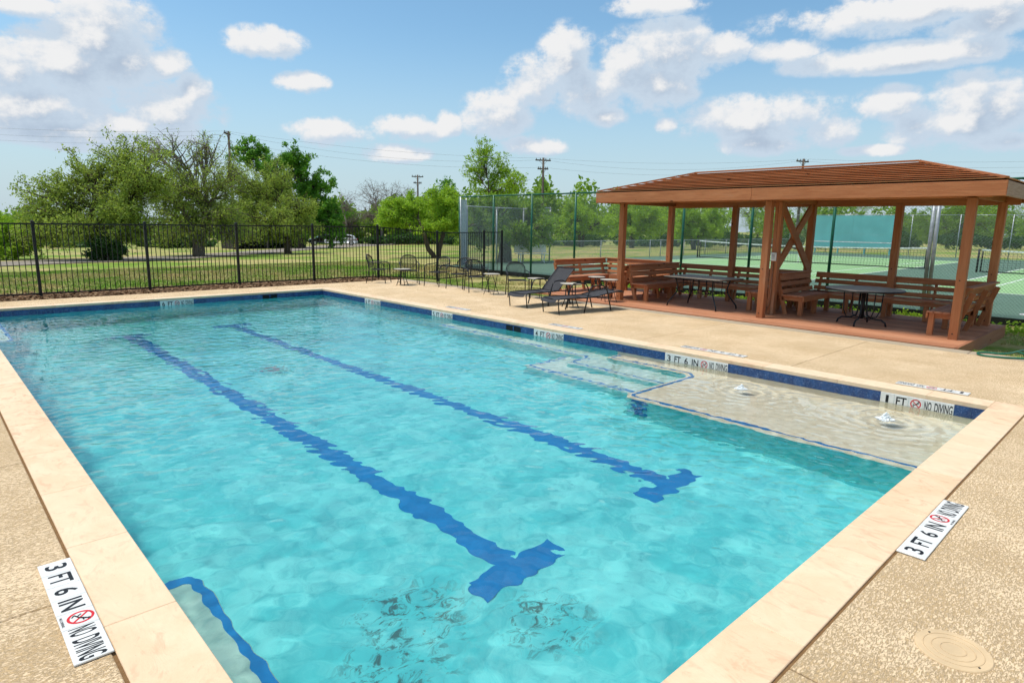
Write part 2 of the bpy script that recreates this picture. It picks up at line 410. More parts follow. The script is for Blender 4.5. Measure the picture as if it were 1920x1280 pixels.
WHERE = {('R', '1'): 'white 1 FT waterline tiles above the shallow sun shelf bubbler', ('R', '3'): 'white 3 FT 6 IN waterline tiles where the sun shelf meets the steps',
         ('R', '4'): 'white 4 FT waterline tiles beside the skimmer and submerged steps', ('R', '5'): 'white 5 FT waterline tiles at the end of the submerged wall bench',
         ('R', '6'): 'white 6 FT waterline tiles by the deep corner, opposite the mesh chairs', ('F', '6'): 'white 6 FT waterline tiles in the end wall below the iron fence'}
for s in SIGNS:
    words = s[2:]; L = sign_len(s)
    if s[0] == 'R': depth_marker((.002, s[1] + L, -.2055), (0, -1, 0), (0, 0, 1), words, WHERE[s[0], s[2]], note=False)
    else: depth_marker((-PW + s[1], PL + .002, -.2055), (1, 0, 0), (0, 0, 1), words, WHERE[s[0], s[2]], note=False)
depth_marker((-PW - .316 - .003 - .1524, 2.807, .004), (0, -1, 0), (1, 0, 0), ('3', 'FT', '6', 'IN'), 'white 3 FT 6 IN deck tiles beside the swim-out bench')
depth_marker((-4.366, -.316 - .006 - .1524, .004), (1, 0, 0), (0, 1, 0), ('3', 'FT', '6', 'IN'), 'white 3 FT 6 IN deck tiles by the short pool edge, near the round lid')
for y0, words, lb in ((.315, ('1', 'FT'), 'white 1 FT deck tiles behind the coping, by the pool corner beside the sun shelf'), (3.09, ('3', 'FT', '6', 'IN'), 'white 3 FT 6 IN deck tiles behind the coping, in front of the pavilion'),
                      (6.305, ('4', 'FT'), 'white 4 FT deck tiles behind the coping, below the flat lounger'), (9.575, ('5', 'FT'), 'white 5 FT deck tiles behind the coping, before the raised lounger and chairs')):
    depth_marker((.335 + .1524, y0 - .05, .004), (0, 1, 0), (-1, 0, 0), words, lb)

# coping stones: 12 inch cream limestone, about a metre each
CW = .316
def coping():
    def stone(x0, x1, y0, y1):
        g = .0007; MB().bbox(x0 + g, x1 - g, y0 + g, y1 - g, -.052, 0, .0035).build('coping_stone', M_COPE, POOL)
    def run(a, b, first, step):
        c = [a]; x = first
        while x < b - .25:
            if x > a + .25: c.append(x)
            x += step
        c.append(b); return list(zip(c, c[1:]))
    for a, b in run(-PW - CW, CW, -PW + .05, .985): stone(a, b, -CW, 0); 
    for a, b in run(-PW - CW, CW, -PW + .4, .985): stone(a, b, PL, PL + CW)
    for a, b in run(0, PL, .02 - .985 + .985, .98): stone(-PW - CW, -PW, a, b)
    for a, b in run(0, PL, .6, .985): stone(0, CW, a, b)
coping()

# deck slabs with recessed joints
DX0, DX1, DY0, DY1 = -12.2, 3.42, -6.0, 17.0
def deck():
    base = MB(); z = -.011
    xs = [DX0, -PW - .1, .1, DX1 + .34]; ys = [DY0, -.1, PL + .1, DY1]
    for i in range(3):
        for j in range(3):
            if i == 1 and j == 1: continue
            base.box(xs[i], xs[i+1], ys[j], ys[j+1], -.35, z) if False else base.add([(xs[i], ys[j], z), (xs[i+1], ys[j], z), (xs[i+1], ys[j+1], z), (xs[i], ys[j+1], z)], [(0,1,2,3)])
    for (xa, ya, xb, yb) in ((DX0, DY0, DX1 + .34, DY0), (DX1 + .34, DY0, DX1 + .34, DY1), (DX1 + .34, DY1, DX0, DY1), (DX0, DY1, DX0, DY0)):
        base.add([(xa, ya, -.4), (xb, yb, -.4), (xb, yb, z), (xa, ya, z)], [(0,1,2,3)])
    d = base.build('pool_deck', M_JOINT); tag(d, 'beige textured concrete pool deck with brown joints', 'deck', kind='structure')
    def slab(x0, x1, y0, y1, mt=M_DECK, name='deck_slab'):
        g = .004; MB().bbox(x0 + g, x1 - g, y0 + g, y1 - g, -.09, 0, .005).build(name, mt, d)
    E = CW + .012                      # expansion joint against the coping
    # pavilion side
    yc = [DY0, -3.0, -.33, 2.32, 4.90, 7.85, 10.6, 13.3, PL + E]
    for a, b in zip(yc, yc[1:]): slab(E if a >= -.4 else E, DX1, a, b)
    # fence side
    xc = [DX0, -9.9, -7.8, -5.62, -3.40, -1.1, 1.2, DX1]
    for a, b in zip(xc, xc[1:]): slab(a, b, PL + E, DY1)
    # short side near the camera
    xc = [-PW - E, -5.86, -3.65, -1.87, E]
    for a, b in zip(xc, xc[1:]):
        slab(a, b, -3.0, -E); slab(a, b, DY0, -3.0)
    # long side by the camera
    yc = [DY0, -2.5, -.05, 2.35, 4.75, 7.2, 9.6, 12.1, PL + E]
    for a, b in zip(yc, yc[1:]): slab(DX0, -PW - E, a, b)
    # plain concrete edging strip beside the lawn and the timber platform
    def m_strip(t, p):
        n = t.noise(p, 5, 6, .65); n2 = t.noise(p, 90, 3, .6)
        c = t.mix(n, c4((.36, .28, .19)), c4((.52, .42, .30))); return t.mix(t.ramp(n2, .55, .7, 0, .4), c, c4((.25, .19, .12))), n2, .003
    ms = material('grey_concrete_edging', m_strip, .9, .2)
    yc = [DY0] + [DY0 + 2.3 * k for k in range(1, 10)] + [DY1]
    for a, b in zip(yc, yc[1:]): slab(DX1, DX1 + .33, a, b, ms, 'edging_slab')
    return d
DECK = deck()
# round plastic drain lid in the deck
lid = MB(); lid.disc((-5.18, -.79), .152, -.05, .006, 40, bev=.004)
lo_ = lid.build('deck_drain_lid', plain('beige_plastic_lid', (.66, .475, .275), .6, .3, 0, .08)); tag(lo_, 'round beige plastic lid set flush in the deck', 'drain lid')
for r in (.05, .085, .118):
    MB().tube([(-5.18 + r*math.cos(a*math.pi/20), -.79 + r*math.sin(a*math.pi/20), .0062) for a in range(40)], .0022, 4, closed=True).build('ring', lo_.data.materials[0], lo_)
for a in (R(60), R(240)):
    MB().disc((-5.18 + .128*math.cos(a), -.79 + .128*math.sin(a)), .005, .004, .0075, 10).build('screw', M_DARK, lo_)

# ------------------------------------------------------------------ water
def build_water():
    nx, ny = 310, 630
    x = np.linspace(-PW - .03, .03, nx); y = np.linspace(-.03, PL + .03, ny); X, Y = np.meshgrid(x, y)
    Z = np.zeros_like(X); r = np.random.default_rng(11)
    main = math.atan2(.73, .69)
    for lam, slope, n, spread in ((1.3, .007, 7, 1.2), (.62, .008, 10, 1.1), (.34, .015, 16, 1.1), (.2, .028, 20, 1.2), (.12, .048, 26, 1.3)):
        for k in range(n):
            l = lam * r.uniform(.75, 1.3); a = main + r.normal(0, spread); kx, ky = math.cos(a) * 2*math.pi/l, math.sin(a) * 2*math.pi/l
            ph = r.uniform(0, 6.28); wob = .5 * np.sin(X * r.uniform(.4, 1.2) + Y * r.uniform(.4, 1.2) + r.uniform(0, 6))
            Z += slope * l / (2 * math.pi) / math.sqrt(n) * 1.4 * np.sin(kx * X + ky * Y + ph + wob * 2)
    # calmer over the shelf and rings round the two bubblers
    calm = 1 - .55 * ((X > -1.98) & (Y < 3.5)); Z *= calm
    for bx, by in ((-.66, 2.55), (-.66, .82)):
        d = np.hypot(X - bx, Y - by); Z += .006 * np.exp(-d / .35) * np.sin(d * 2*math.pi / .16)
    Z += ZW
    top = np.stack([X, Y, Z], -1).reshape(-1, 3); i = np.arange(nx * ny).reshape(ny, nx)
    f = np.stack([i[:-1, :-1], i[:-1, 1:], i[1:, 1:], i[1:, :-1]], -1).reshape(-1, 4)
    # skirt and bottom lie inside the concrete
    ring = np.concatenate([i[0, :], i[1:, -1], i[-1, -2::-1], i[-2:0:-1, 0]]); nb = len(ring)
    low = top[ring].copy(); low[:, 2] = -2.3; base = len(top); v = np.concatenate([top, low]); k = np.arange(nb)
    sk = np.stack([ring, base + k, base + (k + 1) % nb, ring[(k + 1) % nb]], -1)
    v = np.concatenate([v, [[-PW - .03, -.03, -2.3], [.03, -.03, -2.3], [.03, PL + .03, -2.3], [-PW - .03, PL + .03, -2.3]]]); q = base + nb
    f = np.concatenate([f, sk]); 
    me = npmesh('water', v, f, True)
    bm = bmesh.new(); bm.from_mesh(me); bm.verts.ensure_lookup_table()
    bm.faces.new([bm.verts[base + j] for j in range(nb)][::1]); bmesh.ops.delete(bm, geom=[v_ for v_ in bm.verts if not v_.link_faces], context='VERTS')
    bmesh.ops.recalc_face_normals(bm, faces=bm.faces); bm.to_mesh(me); bm.free()
    mt = bpy.data.materials.new('pool_water'); mt.use_nodes = True; t = NT(mt.node_tree); t.n.clear()
    out = t.new('ShaderNodeOutputMaterial'); g = t.new('ShaderNodeBsdfGlass', inp={'IOR': 1.333, 'Roughness': 0.0, 'Color': (.985, .997, 1, 1)})
    t.l.new(g.outputs[0], out.inputs['Surface'])
    o = link('water', me, mt); o.cycles.is_caustics_caster = True
    return tag(o, 'clear turquoise rippling water filling the pool', 'water', kind='structure')
WATER = build_water()

# ------------------------------------------------------------------ terrain
def sst(a, b, x):
    x = max(0., min(1., (x - a) / (b - a))); return x * x * (3 - 2 * x)
def terr(x, y):
    z = -.03
    z -= .19 * sst(3.7, 5.2, x) * (1 - sst(8.6, 9.6, x)) * (1 - sst(17.5, 21, y)) * sst(-14, -5, y)
    s = max(0., y - 20); z -= .022 * min(s, 130) * sst(0, 12, s)
    s = max(0., x - 48); z -= .015 * min(s, 120) * sst(0, 12, s)
    z -= .25 * sst(9.0, 9.3, x) * (1 - sst(46.8, 48, x)) * (1 - sst(22.2, 22.9, y))      # under the court slab
    return z
def ray(px, py):
    return (fw + r2 * ((px - 960) / FPX) + u2 * ((640 - py) / FPX)).normalized()
def G(px, py, far=400.):
    """where the view ray through a photo pixel meets the ground"""
    o, d = Vector(CAMP), ray(px, py); t = 4.
    while t < far:
        p = o + d * t
        if p.z < terr(p.x, p.y): return p
        t *= 1.004
    return o + d * far
def at_depth(px, py, dep):
    """point on the pixel's ray at a given depth along the viewing axis"""
    d = ray(px, py); return Vector(CAMP) + d * (dep / d.dot(fw))
def depth_of(p): return (Vector(p) - Vector(CAMP)).dot(fw)

def m_lawn(t, p):
    n = t.noise(p, .16, 5, .6); n2 = t.noise(p, 1.3, 6, .65); n3 = t.noise(mapped(t, p, (9, 9, 9)), 1, 5, .7)
    g = t.mix(n3, c4((.10, .19, .02)), c4((.22, .34, .045)))
    dry = t.mix(n3, c4((.34, .28, .10)), c4((.52, .42, .19)))
    f = t.math('ADD', t.math('MULTIPLY', n, .75), t.math('MULTIPLY', n2, .5))
    return t.mix(t.ramp(f, .52, .72), g, dry), n3, .03
M_LAWN = material('lawn_ground', m_lawn, .95, .1)
def build_ground():
    def axis(lo, hi, fine_lo, fine_hi, step, extra):
        a = list(np.arange(fine_lo, fine_hi, step)) + list(extra); x = fine_hi; s = step
        while x < hi: a.append(x); s *= 1.25; x += s
        x = fine_lo; s = step
        while x > lo: s *= 1.25; x -= s; a.append(x)
        return sorted(set(round(q, 3) for q in a))
    xs = axis(-900, 900, -14, 50, 1.0, (DX0, DX1 + .33, 9.0, 9.3)); ys = axis(-700, 1100, -12, 60, 1.0, (DY0, DY1, 22.2, 22.9))
    v = [(x, y, terr(x, y)) for y in ys for x in xs]; nx = len(xs); f = []
    for j in range(len(ys) - 1):
        for i in range(nx - 1):
            cx, cy = (xs[i] + xs[i+1]) / 2, (ys[j] + ys[j+1]) / 2
            if DX0 < cx < DX1 + .33 and DY0 < cy < DY1: continue
            f.append((j*nx+i, j*nx+i+1, (j+1)*nx+i+1, (j+1)*nx+i))
    g = MB().add(v, f, True).build('ground', M_LAWN); tag(g, 'mown lawn of green grass with dry straw-coloured patches', 'lawn', kind='structure'); return g
build_ground()
# road that curves away behind the fence
def build_road():
    near = [(-260, 512), (-120, 506), (0, 500), (170, 493), (330, 488), (500, 476), (600, 467), (690, 462), (860, 456.5), (1000, 453.5)]
    far = [(-260, 503), (-120, 497), (0, 491.5), (170, 485), (330, 480), (500, 469), (600, 460.5), (690, 456.5), (860, 452.5), (1000, 450.5)]
    A = [G(*p) for p in near]; B = [G(*p) for p in far]; mb = MB(); n = len(A)
    def lerp(L, t): i = min(int(t), n - 2); return L[i].lerp(L[i+1], t - i)
    rows = []
    for k in range((n - 1) * 6 + 1):
        a, b = lerp(A, k / 6), lerp(B, k / 6)
        rows.append([(q.x, q.y, terr(q.x, q.y) + .035) for q in (a.lerp(b, s / 4) for s in range(5))])
    vs = [p for r in rows for p in r]; fs = [(k*5+s, k*5+s+1, k*5+6+s, k*5+5+s) for k in range(len(rows) - 1) for s in range(4)]
    def m_(t, p):
        n = t.noise(p, .5, 5, .6); n2 = t.noise(p, 20, 3, .6); return t.mix(n, c4((.20, .17, .135)), c4((.36, .31, .25))), n2, .01
    o = mb.add(vs, fs, True).build('road', material('worn_asphalt', m_, .95, .15)); tag(o, 'narrow grey asphalt road curving between lawn and trees', 'road', kind='structure')
build_road()
# mulch bed between deck and iron fence
def build_mulch():
    def m_(t, p):
        n = t.noise(p, 14, 5, .7); n2 = t.noise(p, 2, 4, .6); c = t.mix(n, c4((.085, .04, .02)), c4((.27, .15, .08))); return t.mix(t.ramp(n2, .5, .7, 0, .5), c, c4((.33, .22, .12))), n, .02
    mm = material('brown_mulch', m_, .95, .1)
    path = [(-13, DY1 + .01, 18.75), (-6, DY1 + .01, 18.75), (0, DY1 + .01, 18.7), (2.2, DY1 + .01, 18.4), (3.74, DY1 + .01, 17.9)]
    g = MB(); vs = []; n = 0
    for x, a, b in path:
        for k in range(4):
            y = a + (b - a) * k / 3; vs.append((x, y, terr(x, y) + .012 + (.03 if 0 < k < 3 else 0)))
    fs = [(i*4+k, i*4+4+k, i*4+5+k, i*4+1+k) for i in range(len(path) - 1) for k in range(3)]
    g.add(vs, [tuple(reversed(f)) for f in fs], True)
    # the strip of bare soil beside the deck, towards the pavilion
    vs = []
    pts = [(3.76, 18.2), (3.76, 15), (3.76, 13), (3.76, 11.6)]
    for i, (x, y) in enumerate(pts):
        for k in range(3):
            xx = x + k * (.5 - .1 * i); vs.append((xx, y, terr(xx, y) + .012))
    g.add(vs, [(i*3+k, i*3+k+1, i*3+4+k, i*3+3+k) for i in range(3) for k in range(2)], True)
    o = g.build('mulch_bed', mm); tag(o, 'brown bark mulch bed between the deck and the black iron fence', 'mulch', kind='structure')
    N = 9000; r = np.random.default_rng(3)
    x = r.uniform(-12, 3.7, N); y = DY1 + .02 + r.random(N) * 1.6; z = np.array([terr(a, b) for a, b in zip(x, y)]) + .03 + r.random(N) * .02
    c = np.stack([x, y, z], 1); L = r.uniform(.02, .06, N)[:, None]; a = r.uniform(0, 6.28, N); d = np.stack([np.cos(a), np.sin(a), r.normal(0, .3, N)], 1) * L
    s = np.stack([-np.sin(a), np.cos(a), r.normal(0, .4, N)], 1) * L * .35
    v = np.stack([c - d - s, c + d - s, c + d + s, c - d + s], 1).reshape(-1, 3)
    def mc(t, p):
        q = t.new('ShaderNodeNewGeometry').outputs['Random Per Island']; c = t.mix(q, c4((.09, .045, .02)), c4((.42, .27, .15))); return (c,)
    o = link('mulch_chips', npmesh('mulch_chips', v, np.arange(N * 4).reshape(-1, 4)), material('bark_chips', mc, .95, .1)); tag(o, 'loose bark chips scattered over the mulch bed', 'bark chips', kind='stuff')
build_mulch()
# grass blades
def m_blade(t, p):
    q = t.new('ShaderNodeNewGeometry').outputs['Random Per Island']; n = t.noise(p, .16, 5, .6); n2 = t.noise(p, 1.3, 6, .65)
    f = t.math('ADD', t.math('ADD', t.math('MULTIPLY', n, .75), t.math('MULTIPLY', n2, .5)), t.math('MULTIPLY', t.math('SUBTRACT', q, .5), .16))
    g = t.mix(q, c4((.13, .26, .02)), c4((.30, .46, .05))); d = t.mix(q, c4((.40, .33, .12)), c4((.62, .51, .24)))
    return (t.mix(t.ramp(f, .52, .72), g, d),)
M_BLADE = material('grass_blades', m_blade, .8, .2)
def blades(name, n, xr, yr, h, label, skip=None, w=.008):
    r = np.random.default_rng(len(name) * 7 + n); x = r.uniform(*xr, n); y = r.uniform(*yr, n)
    if skip is not None: k = ~skip(x, y); x, y = x[k], y[k]; n = len(x)
    z = np.array([terr(a, b) for a, b in zip(x, y)]); a = r.uniform(0, 6.28, n); hh = h * r.uniform(.5, 1.3, n)
    b = np.stack([x, y, z - .005], 1); s = np.stack([np.cos(a), np.sin(a), 0 * a], 1) * (w * r.uniform(.7, 1.4, n))[:, None]
    tip = b + np.stack([r.normal(0, .45, n) * hh, r.normal(0, .45, n) * hh, hh], 1)
    o = link(name, npmesh(name, np.stack([b - s, b + s, tip], 1).reshape(-1, 3), np.arange(n * 3).reshape(-1, 3)), M_BLADE); return tag(o, label, 'grass', kind='stuff')
blades('lawn_grass', 120000, (-12, 9), (18.7, 30), .05, 'short grass blades of the lawn beyond the iron fence', lambda x, y: (x > 8.6) & (y < 22), .014)
blades('grass', 70000, (3.8, 8.9), (-4, 20), .055, 'rough grass between the deck, the timber platform and the tennis court', lambda x, y: ((y > .95) & (y < 11.6) & (x < 7.6)) | (np.sin(x * 3.1 + 2 * np.sin(y * 1.7)) + np.sin(y * 2.3 + x) > .75), .009)

# ------------------------------------------------------------------ black iron fence
M_IRON = plain('black_iron', (.012, .011, .011), .45, .4, .3, .3, 20)
def iron_fence():
    posts = [(-13.5, 17.72), (-11.1, 17.72), (-8.7, 17.72), (-6.29, 17.74), (-3.9, 17.75), (-1.45, 18.0), (.85, 17.85), (3.15, 17.75), (5.55, 17.6)]
    f = empty('iron_fence', (posts[0][0], posts[0][1], 0)); tag(f, 'black iron picket fence with square posts between deck and lawn', 'fence')
    o0 = Vector(f.location)
    def P(x, y, z): return Vector((x, y, z)) - o0
    pk = MB().box(-.008, .008, -.008, .008, .08, 1.76).mesh('picket'); pk.materials.append(M_IRON)
    def post(x, y):
        z = terr(x, y); q = MB().box(-.032, .032, -.032, .032, -.1, 1.835).add([(-.038,-.038,1.835),(.038,-.038,1.835),(.038,.038,1.835),(-.038,.038,1.835),(0,0,1.86)], [(0,1,4),(1,2,4),(2,3,4),(3,0,4),(3,2,1,0)]).build('post', M_IRON, f); q.location = P(x, y, z)
    def span(a, b):
        za, zb = terr(*a), terr(*b); d = math.hypot(b[0] - a[0], b[1] - a[1]); n = max(2, round(d / .114))
        for h in (.1, 1.77): MB().beam(P(*a, za + h), P(*b, zb + h), .026, .034).build('rail', M_IRON, f)
        for i in range(1, n):
            t = i / n; q = link('picket', pk, None, f); q.location = P(a[0] + (b[0]-a[0])*t, a[1] + (b[1]-a[1])*t, za + (zb - za) * t)
            q.rotation_euler = (0, 0, math.atan2(b[1]-a[1], b[0]-a[0]))
    for p in posts: post(*p)
    for a, b in zip(posts, posts[1:]): span(a, b)
    g = empty('iron_gate', (8.2, 17.6, 0)); tag(g, 'black iron picket gate between the pool fence and the tall green court fence', 'gate'); f2 = g
    a, b = (5.62, 17.6), (8.15, 18.05); o0 = Vector(g.location); f = g
    span(a, b); post(8.2, 18.06); span((8.25, 18.05), (8.8, 17.75)); post(8.85, 17.72)
iron_fence()

# ------------------------------------------------------------------ tennis court
TX = 9.2
M_GREENP = plain('dark_green_steel', (.008, .10, .055), .4, .45, .1, .3, 10)
M_GALV = plain('galvanised_steel', (.42, .44, .45), .45, .5, .6, .2, 12)
M_WIRE = plain('galvanised_wire', (.30, .33, .32), .5, .4, .2, .15, 30)
M_WIREG = plain('green_coated_wire', (.20, .25, .22), .5, .4, .1, .15, 30)
def court():
    def m_(t, p):
        n = t.noise(p, .6, 5, .6); n2 = t.noise(p, 40, 3, .6); c = t.mix(n, c4((.085, .155, .105)), c4((.125, .20, .145))); return c, n2, .002
    def ml(t, p):
        n = t.noise(p, .5, 5, .6); return t.mix(n, c4((.23, .42, .17)), c4((.32, .50, .24))), n, .002
    z = -.02; s = MB(); X0, X1, Y0, Y1 = TX - .12, 46.9, -22, 22.45
    s.box(X0, X1, Y0, Y1, -.4, z)
    o = s.build('tennis_court', material('dark_green_acrylic', m_, .8, .2)); tag(o, 'hard tennis court surface in dark and light green with white lines', 'tennis court', kind='structure')
    e = MB().box(X0 - .06, X0 - .002, Y0, Y1 + .05, -.4, .015).build('court_kerb', plain('black_kerb', (.012, .016, .013), .8, .2), o)
    light = material('light_green_acrylic', ml, .8, .2); wl = plain('white_line_paint', (.74, .76, .70), .7, .3, 0, .08)
    for k, yc in enumerate((13.95, -.85)):
        xa, xb = 16.35, 40.1; ya, yb = yc - 5.485, yc + 5.485
        MB().box(xa, xb, ya, yb, z, z + .004).build('playing_area', light, o)
        L = MB(); zz = z + .008; w = .035
        def ln(x0, x1, y0, y1): MB().box(x0, x1, y0, y1, zz - .003, zz).build('court_line', wl, o)
        for y in (ya, yb, yc - 4.115, yc + 4.115): ln(xa - w, xb + w, y - w, y + w)
        for x in (xa, xb): ln(x - w * 1.4, x + w * 1.4, ya + w, yb - w)
        for x in (28.22 - 6.4, 28.22 + 6.4): ln(x - w, x + w, yc - 4.08, yc + 4.08)
        ln(28.22 - 6.4 + w, 28.22 + 6.4 - w, yc - w, yc + w)
        # net
        n = empty('tennis_net', (28.22, yc, z)); tag(n, ['tennis net with white headband in front of the teal practice wall', 'tennis net beyond the last pavilion posts'][k], 'tennis net', 'tennis nets')
        for sg in (-1, 1):
            MB().tube([(0, sg * 6.4, 0), (0, sg * 6.4, 1.1)], .045, 8).build('net_post', plain('black_net_post', (.015, .015, .015), .5), n)
            MB().tube([(0, sg * 6.25, .04), (0, sg * 6.25, 1.0)], .03, 6).build('net_edge', M_IRON, n)
        cr = MB().tube([(0, -6.4, .75), (.12, -6.52, .78)], .02, 6).build('crank', M_IRON, n)
        def zt(y): return .92 + .14 * (y / 6.3) ** 2
        net = MB(); ys = np.linspace(-6.3, 6.3, 85)
        for y in ys: net.beam((0, y, .05), (0, y, zt(y)), .008, .008)
        for h in np.linspace(.06, .9, 9): net.beam((0, -6.3, h), (0, 6.3, h), .008, .008)
        net.build('net_mesh', plain('black_netting', (.02, .022, .02), .8), n)
        hb = MB()
        for a, b in zip(np.linspace(-6.3, 6.3, 13), np.linspace(-6.3, 6.3, 13)[1:]): hb.beam((0, a, zt(a)), (0, b, zt(b)), .03, .07)
        hb.build('headband', plain('white_webbing', (.75, .75, .72), .7), n)
        MB().beam((0, -6.3, .05), (0, 6.3, .05), .03, .05).build('bottom_cord', M_IRON, n)
        MB().beam((0, 0, 0), (0, 0, .92), .02, .05).build('centre_strap', wl, n)
    return o
court()
def chain_panel(w, h, pitch=.075, r=.0022):
    """woven diamond mesh: two families of straight wires, w wide along x, h tall"""
    mb = MB(); s = pitch
    def wire(a, b, off):
        d = Vector((b[0] - a[0], 0, b[1] - a[1])).normalized(); n = Vector((-d.z, 0, d.x)) * r; k = Vector((0, 1, 0)) * r
        A, B = Vector((a[0], off, a[1])), Vector((b[0], off, b[1]))
        ring = [n, -n * .5 + k * .87, -n * .5 - k * .87]
        mb.add([A + q for q in ring] + [B + q for q in ring], [(0, 1, 4, 3), (1, 2, 5, 4), (2, 0, 3, 5)])
    c = -h
    while c < w:
        x0, x1 = max(0, c), min(w, c + h)
        if x1 - x0 > .01: wire((x0, x0 - c), (x1, x1 - c), r); wire((w - x0, x0 - c), (w - x1, x1 - c), -r)
        c += s
    return mb.mesh('chain_link')
def chain_fence(name, label, pts, h, pmat, wmat, top_r=.028, post_r=.04, sink=0., grp=None, pitch=.075, r=.0027, rail=True, skip=()):
    f = empty(name, (*pts[0], 0)); tag(f, label, 'fence', grp); o0 = Vector((*pts[0], 0)); cache = {}
    for i, p in enumerate(pts):
        if i in skip: continue
        z = (-.02 if sink is None else terr(*p) - sink); q = MB().tube([(0, 0, -.15), (0, 0, h + .03)], post_r, 8).add([(.0, 0, h + .05)], []).build('post', pmat, f); q.location = Vector((*p, z)) - o0
    for a, b in zip(pts, pts[1:]):
        za, zb = ((-.02, -.02) if sink is None else (terr(*a), terr(*b))); d = math.hypot(b[0]-a[0], b[1]-a[1]); key = round(d, 2)
        if key not in cache: cache[key] = chain_panel(d - .04, h - .06, pitch, r); cache[key].materials.append(wmat)
        q = link('chain_link', cache[key], None, f); q.location = Vector((*a, za + .04)) - o0 + Vector(((b[0]-a[0]), (b[1]-a[1]), 0)) * (.02 / d); q.rotation_euler = (0, -math.atan2(zb - za, d), math.atan2(b[1]-a[1], b[0]-a[0]))
        if rail: MB().tube([Vector((*a, za + h)) - o0, Vector((*b, zb + h)) - o0], top_r, 7).build('top_rail', pmat, f)
    return f
chain_fence('court_fence', 'tall dark green chain-link fence running behind the pavilion', [(TX, 20.87 - 2.235 * k) for k in range(8)] + [(TX, 3.02)], 3.05, M_GREENP, M_WIREG, sink=None, skip=(8,))
chain_fence('court_fence', 'tall chain-link fence beyond the grey double post, ending past the pavilion', [(TX, 2.85)] + [(TX, .5 - 2.235 * k) for k in range(4)], 3.05, M_GREENP, M_WIREG, sink=None, skip=(0,))
gp = empty('gate_posts', (TX, 2.93, -.02)); tag(gp, 'pair of leaning grey galvanised posts in the tall court fence', 'post')
for dy, lean in ((.05, .03), (-.05, .03)): MB().tube([(0, dy, -.1), (0, dy + lean, 3.1)], .045, 10).build('post', M_GALV, gp)
chain_fence('court_fence', 'tall grey chain-link side fence of the court behind the white park bench', [(10.05, 21.4), (12.3, 21.9), (14.5, 22.3), (16.76, 22.56)], 2.95, M_GALV, M_WIRE, sink=0)
chain_fence('low_fence', 'low grey chain-link fence with a gate along the far side of the court', [(16.8, 22.6), (18.9, 22.6), (21.2, 22.6), (23.6, 22.6), (26.2, 22.6), (27.4, 22.6), (30.2, 22.6), (33, 22.6), (36, 22.6), (39.5, 22.6), (43, 22.6), (46.9, 22.6)], 1.15, M_GALV, M_WIRE, .018, .025, 0)
chain_fence('court_fence', 'tall grey chain-link fence behind the teal practice wall', [(46.9, 22.6 - 3.05 * k) for k in range(13)], 3.05, M_GALV, M_WIRE, .02, .03, None, pitch=.12, r=.003)
sc = MB(); a, b = Vector((9.0, 20.55, 0)), Vector((9.95, 21.33, 0))
sc.beam(a + Vector((0, 0, 1.5)), b + Vector((0, 0, 1.5)), .02, 2.85)
so = sc.build('wind_screen', plain('pale_grey_screen', (.58, .60, .62), .8, .2, 0, .08)); tag(so, 'tall narrow pale grey windscreen panel across the corner of the court fence', 'windscreen')
for q in (a, b): MB().tube([(q.x, q.y, -.1), (q.x, q.y, 3.02)], .03, 8).build('post', M_GALV, so)
# practice wall on the far fence
bw = empty('practice_wall', (46.6, 17.5, -.02)); tag(bw, 'wide teal tennis practice wall with a white net line', 'practice wall')
M_TEAL = plain('teal_paint', (.16, .50, .49), .6, .3, 0, .1, 1.2)
for i, (y0, y1, z0, z1) in enumerate(((-2.95, .0, 1.55, 3.0), (-2.95, 0, .48, 1.54), (.012, 2.95, 1.62, 3.0), (.012, 2.95, .48, 1.61))):
    MB().box(-.02, .03, y0, y1, z0, z1).build('panel', M_TEAL, bw)
MB().box(-.026, -.021, -2.95, 2.95, .88, .95).build('net_line', plain('white_paint', (.75, .76, .73), .6), bw)
for y in (-2.8, -1, 1, 2.8): MB().box(.04, .13, y - .05, y + .05, 0, 2.9).build('post', M_TEAL, bw)

# white slatted park bench beside the court
def park_bench():
    p = Vector((14.75, 22.0, -.02)); b = empty('park_bench', p, R(-30)); tag(b, 'white slatted park bench inside the tall court fence', 'bench')
    wm = plain('white_bench_paint', (.92, .92, .91), .5, .4, 0, .03)
    for i in range(4): MB().box(-.85, .85, -.05 - .11 * i - .09, -.05 - .11 * i, .44, .465).build('seat_slat', wm, b)
    for i in range(4):
        z = .55 + i * .105; y = .03 + i * .03; MB().beam((-.85, y, z), (.85, y, z), .022, .085, (0, .27, .96)).build('back_slat', wm, b)
    for x in (-.62, .62):
        MB().beam((x, 0, .42), (x, .12, .92), .05, .04, (0, 1, 0)).build('back_support', wm, b)
        MB().tube([(x, -.42, .43), (x, -.44, .3), (x, -.36, .12), (x, -.46, 0)], .028, 6).build('leg', wm, b)
        MB().tube([(x, .0, .43), (x, .05, .3), (x, -.0, .12), (x, .1, 0)], .028, 6).build('leg', wm, b)
        MB().box(x - .03, x + .03, -.46, .02, .405, .437).build('seat_support', wm, b)
park_bench()

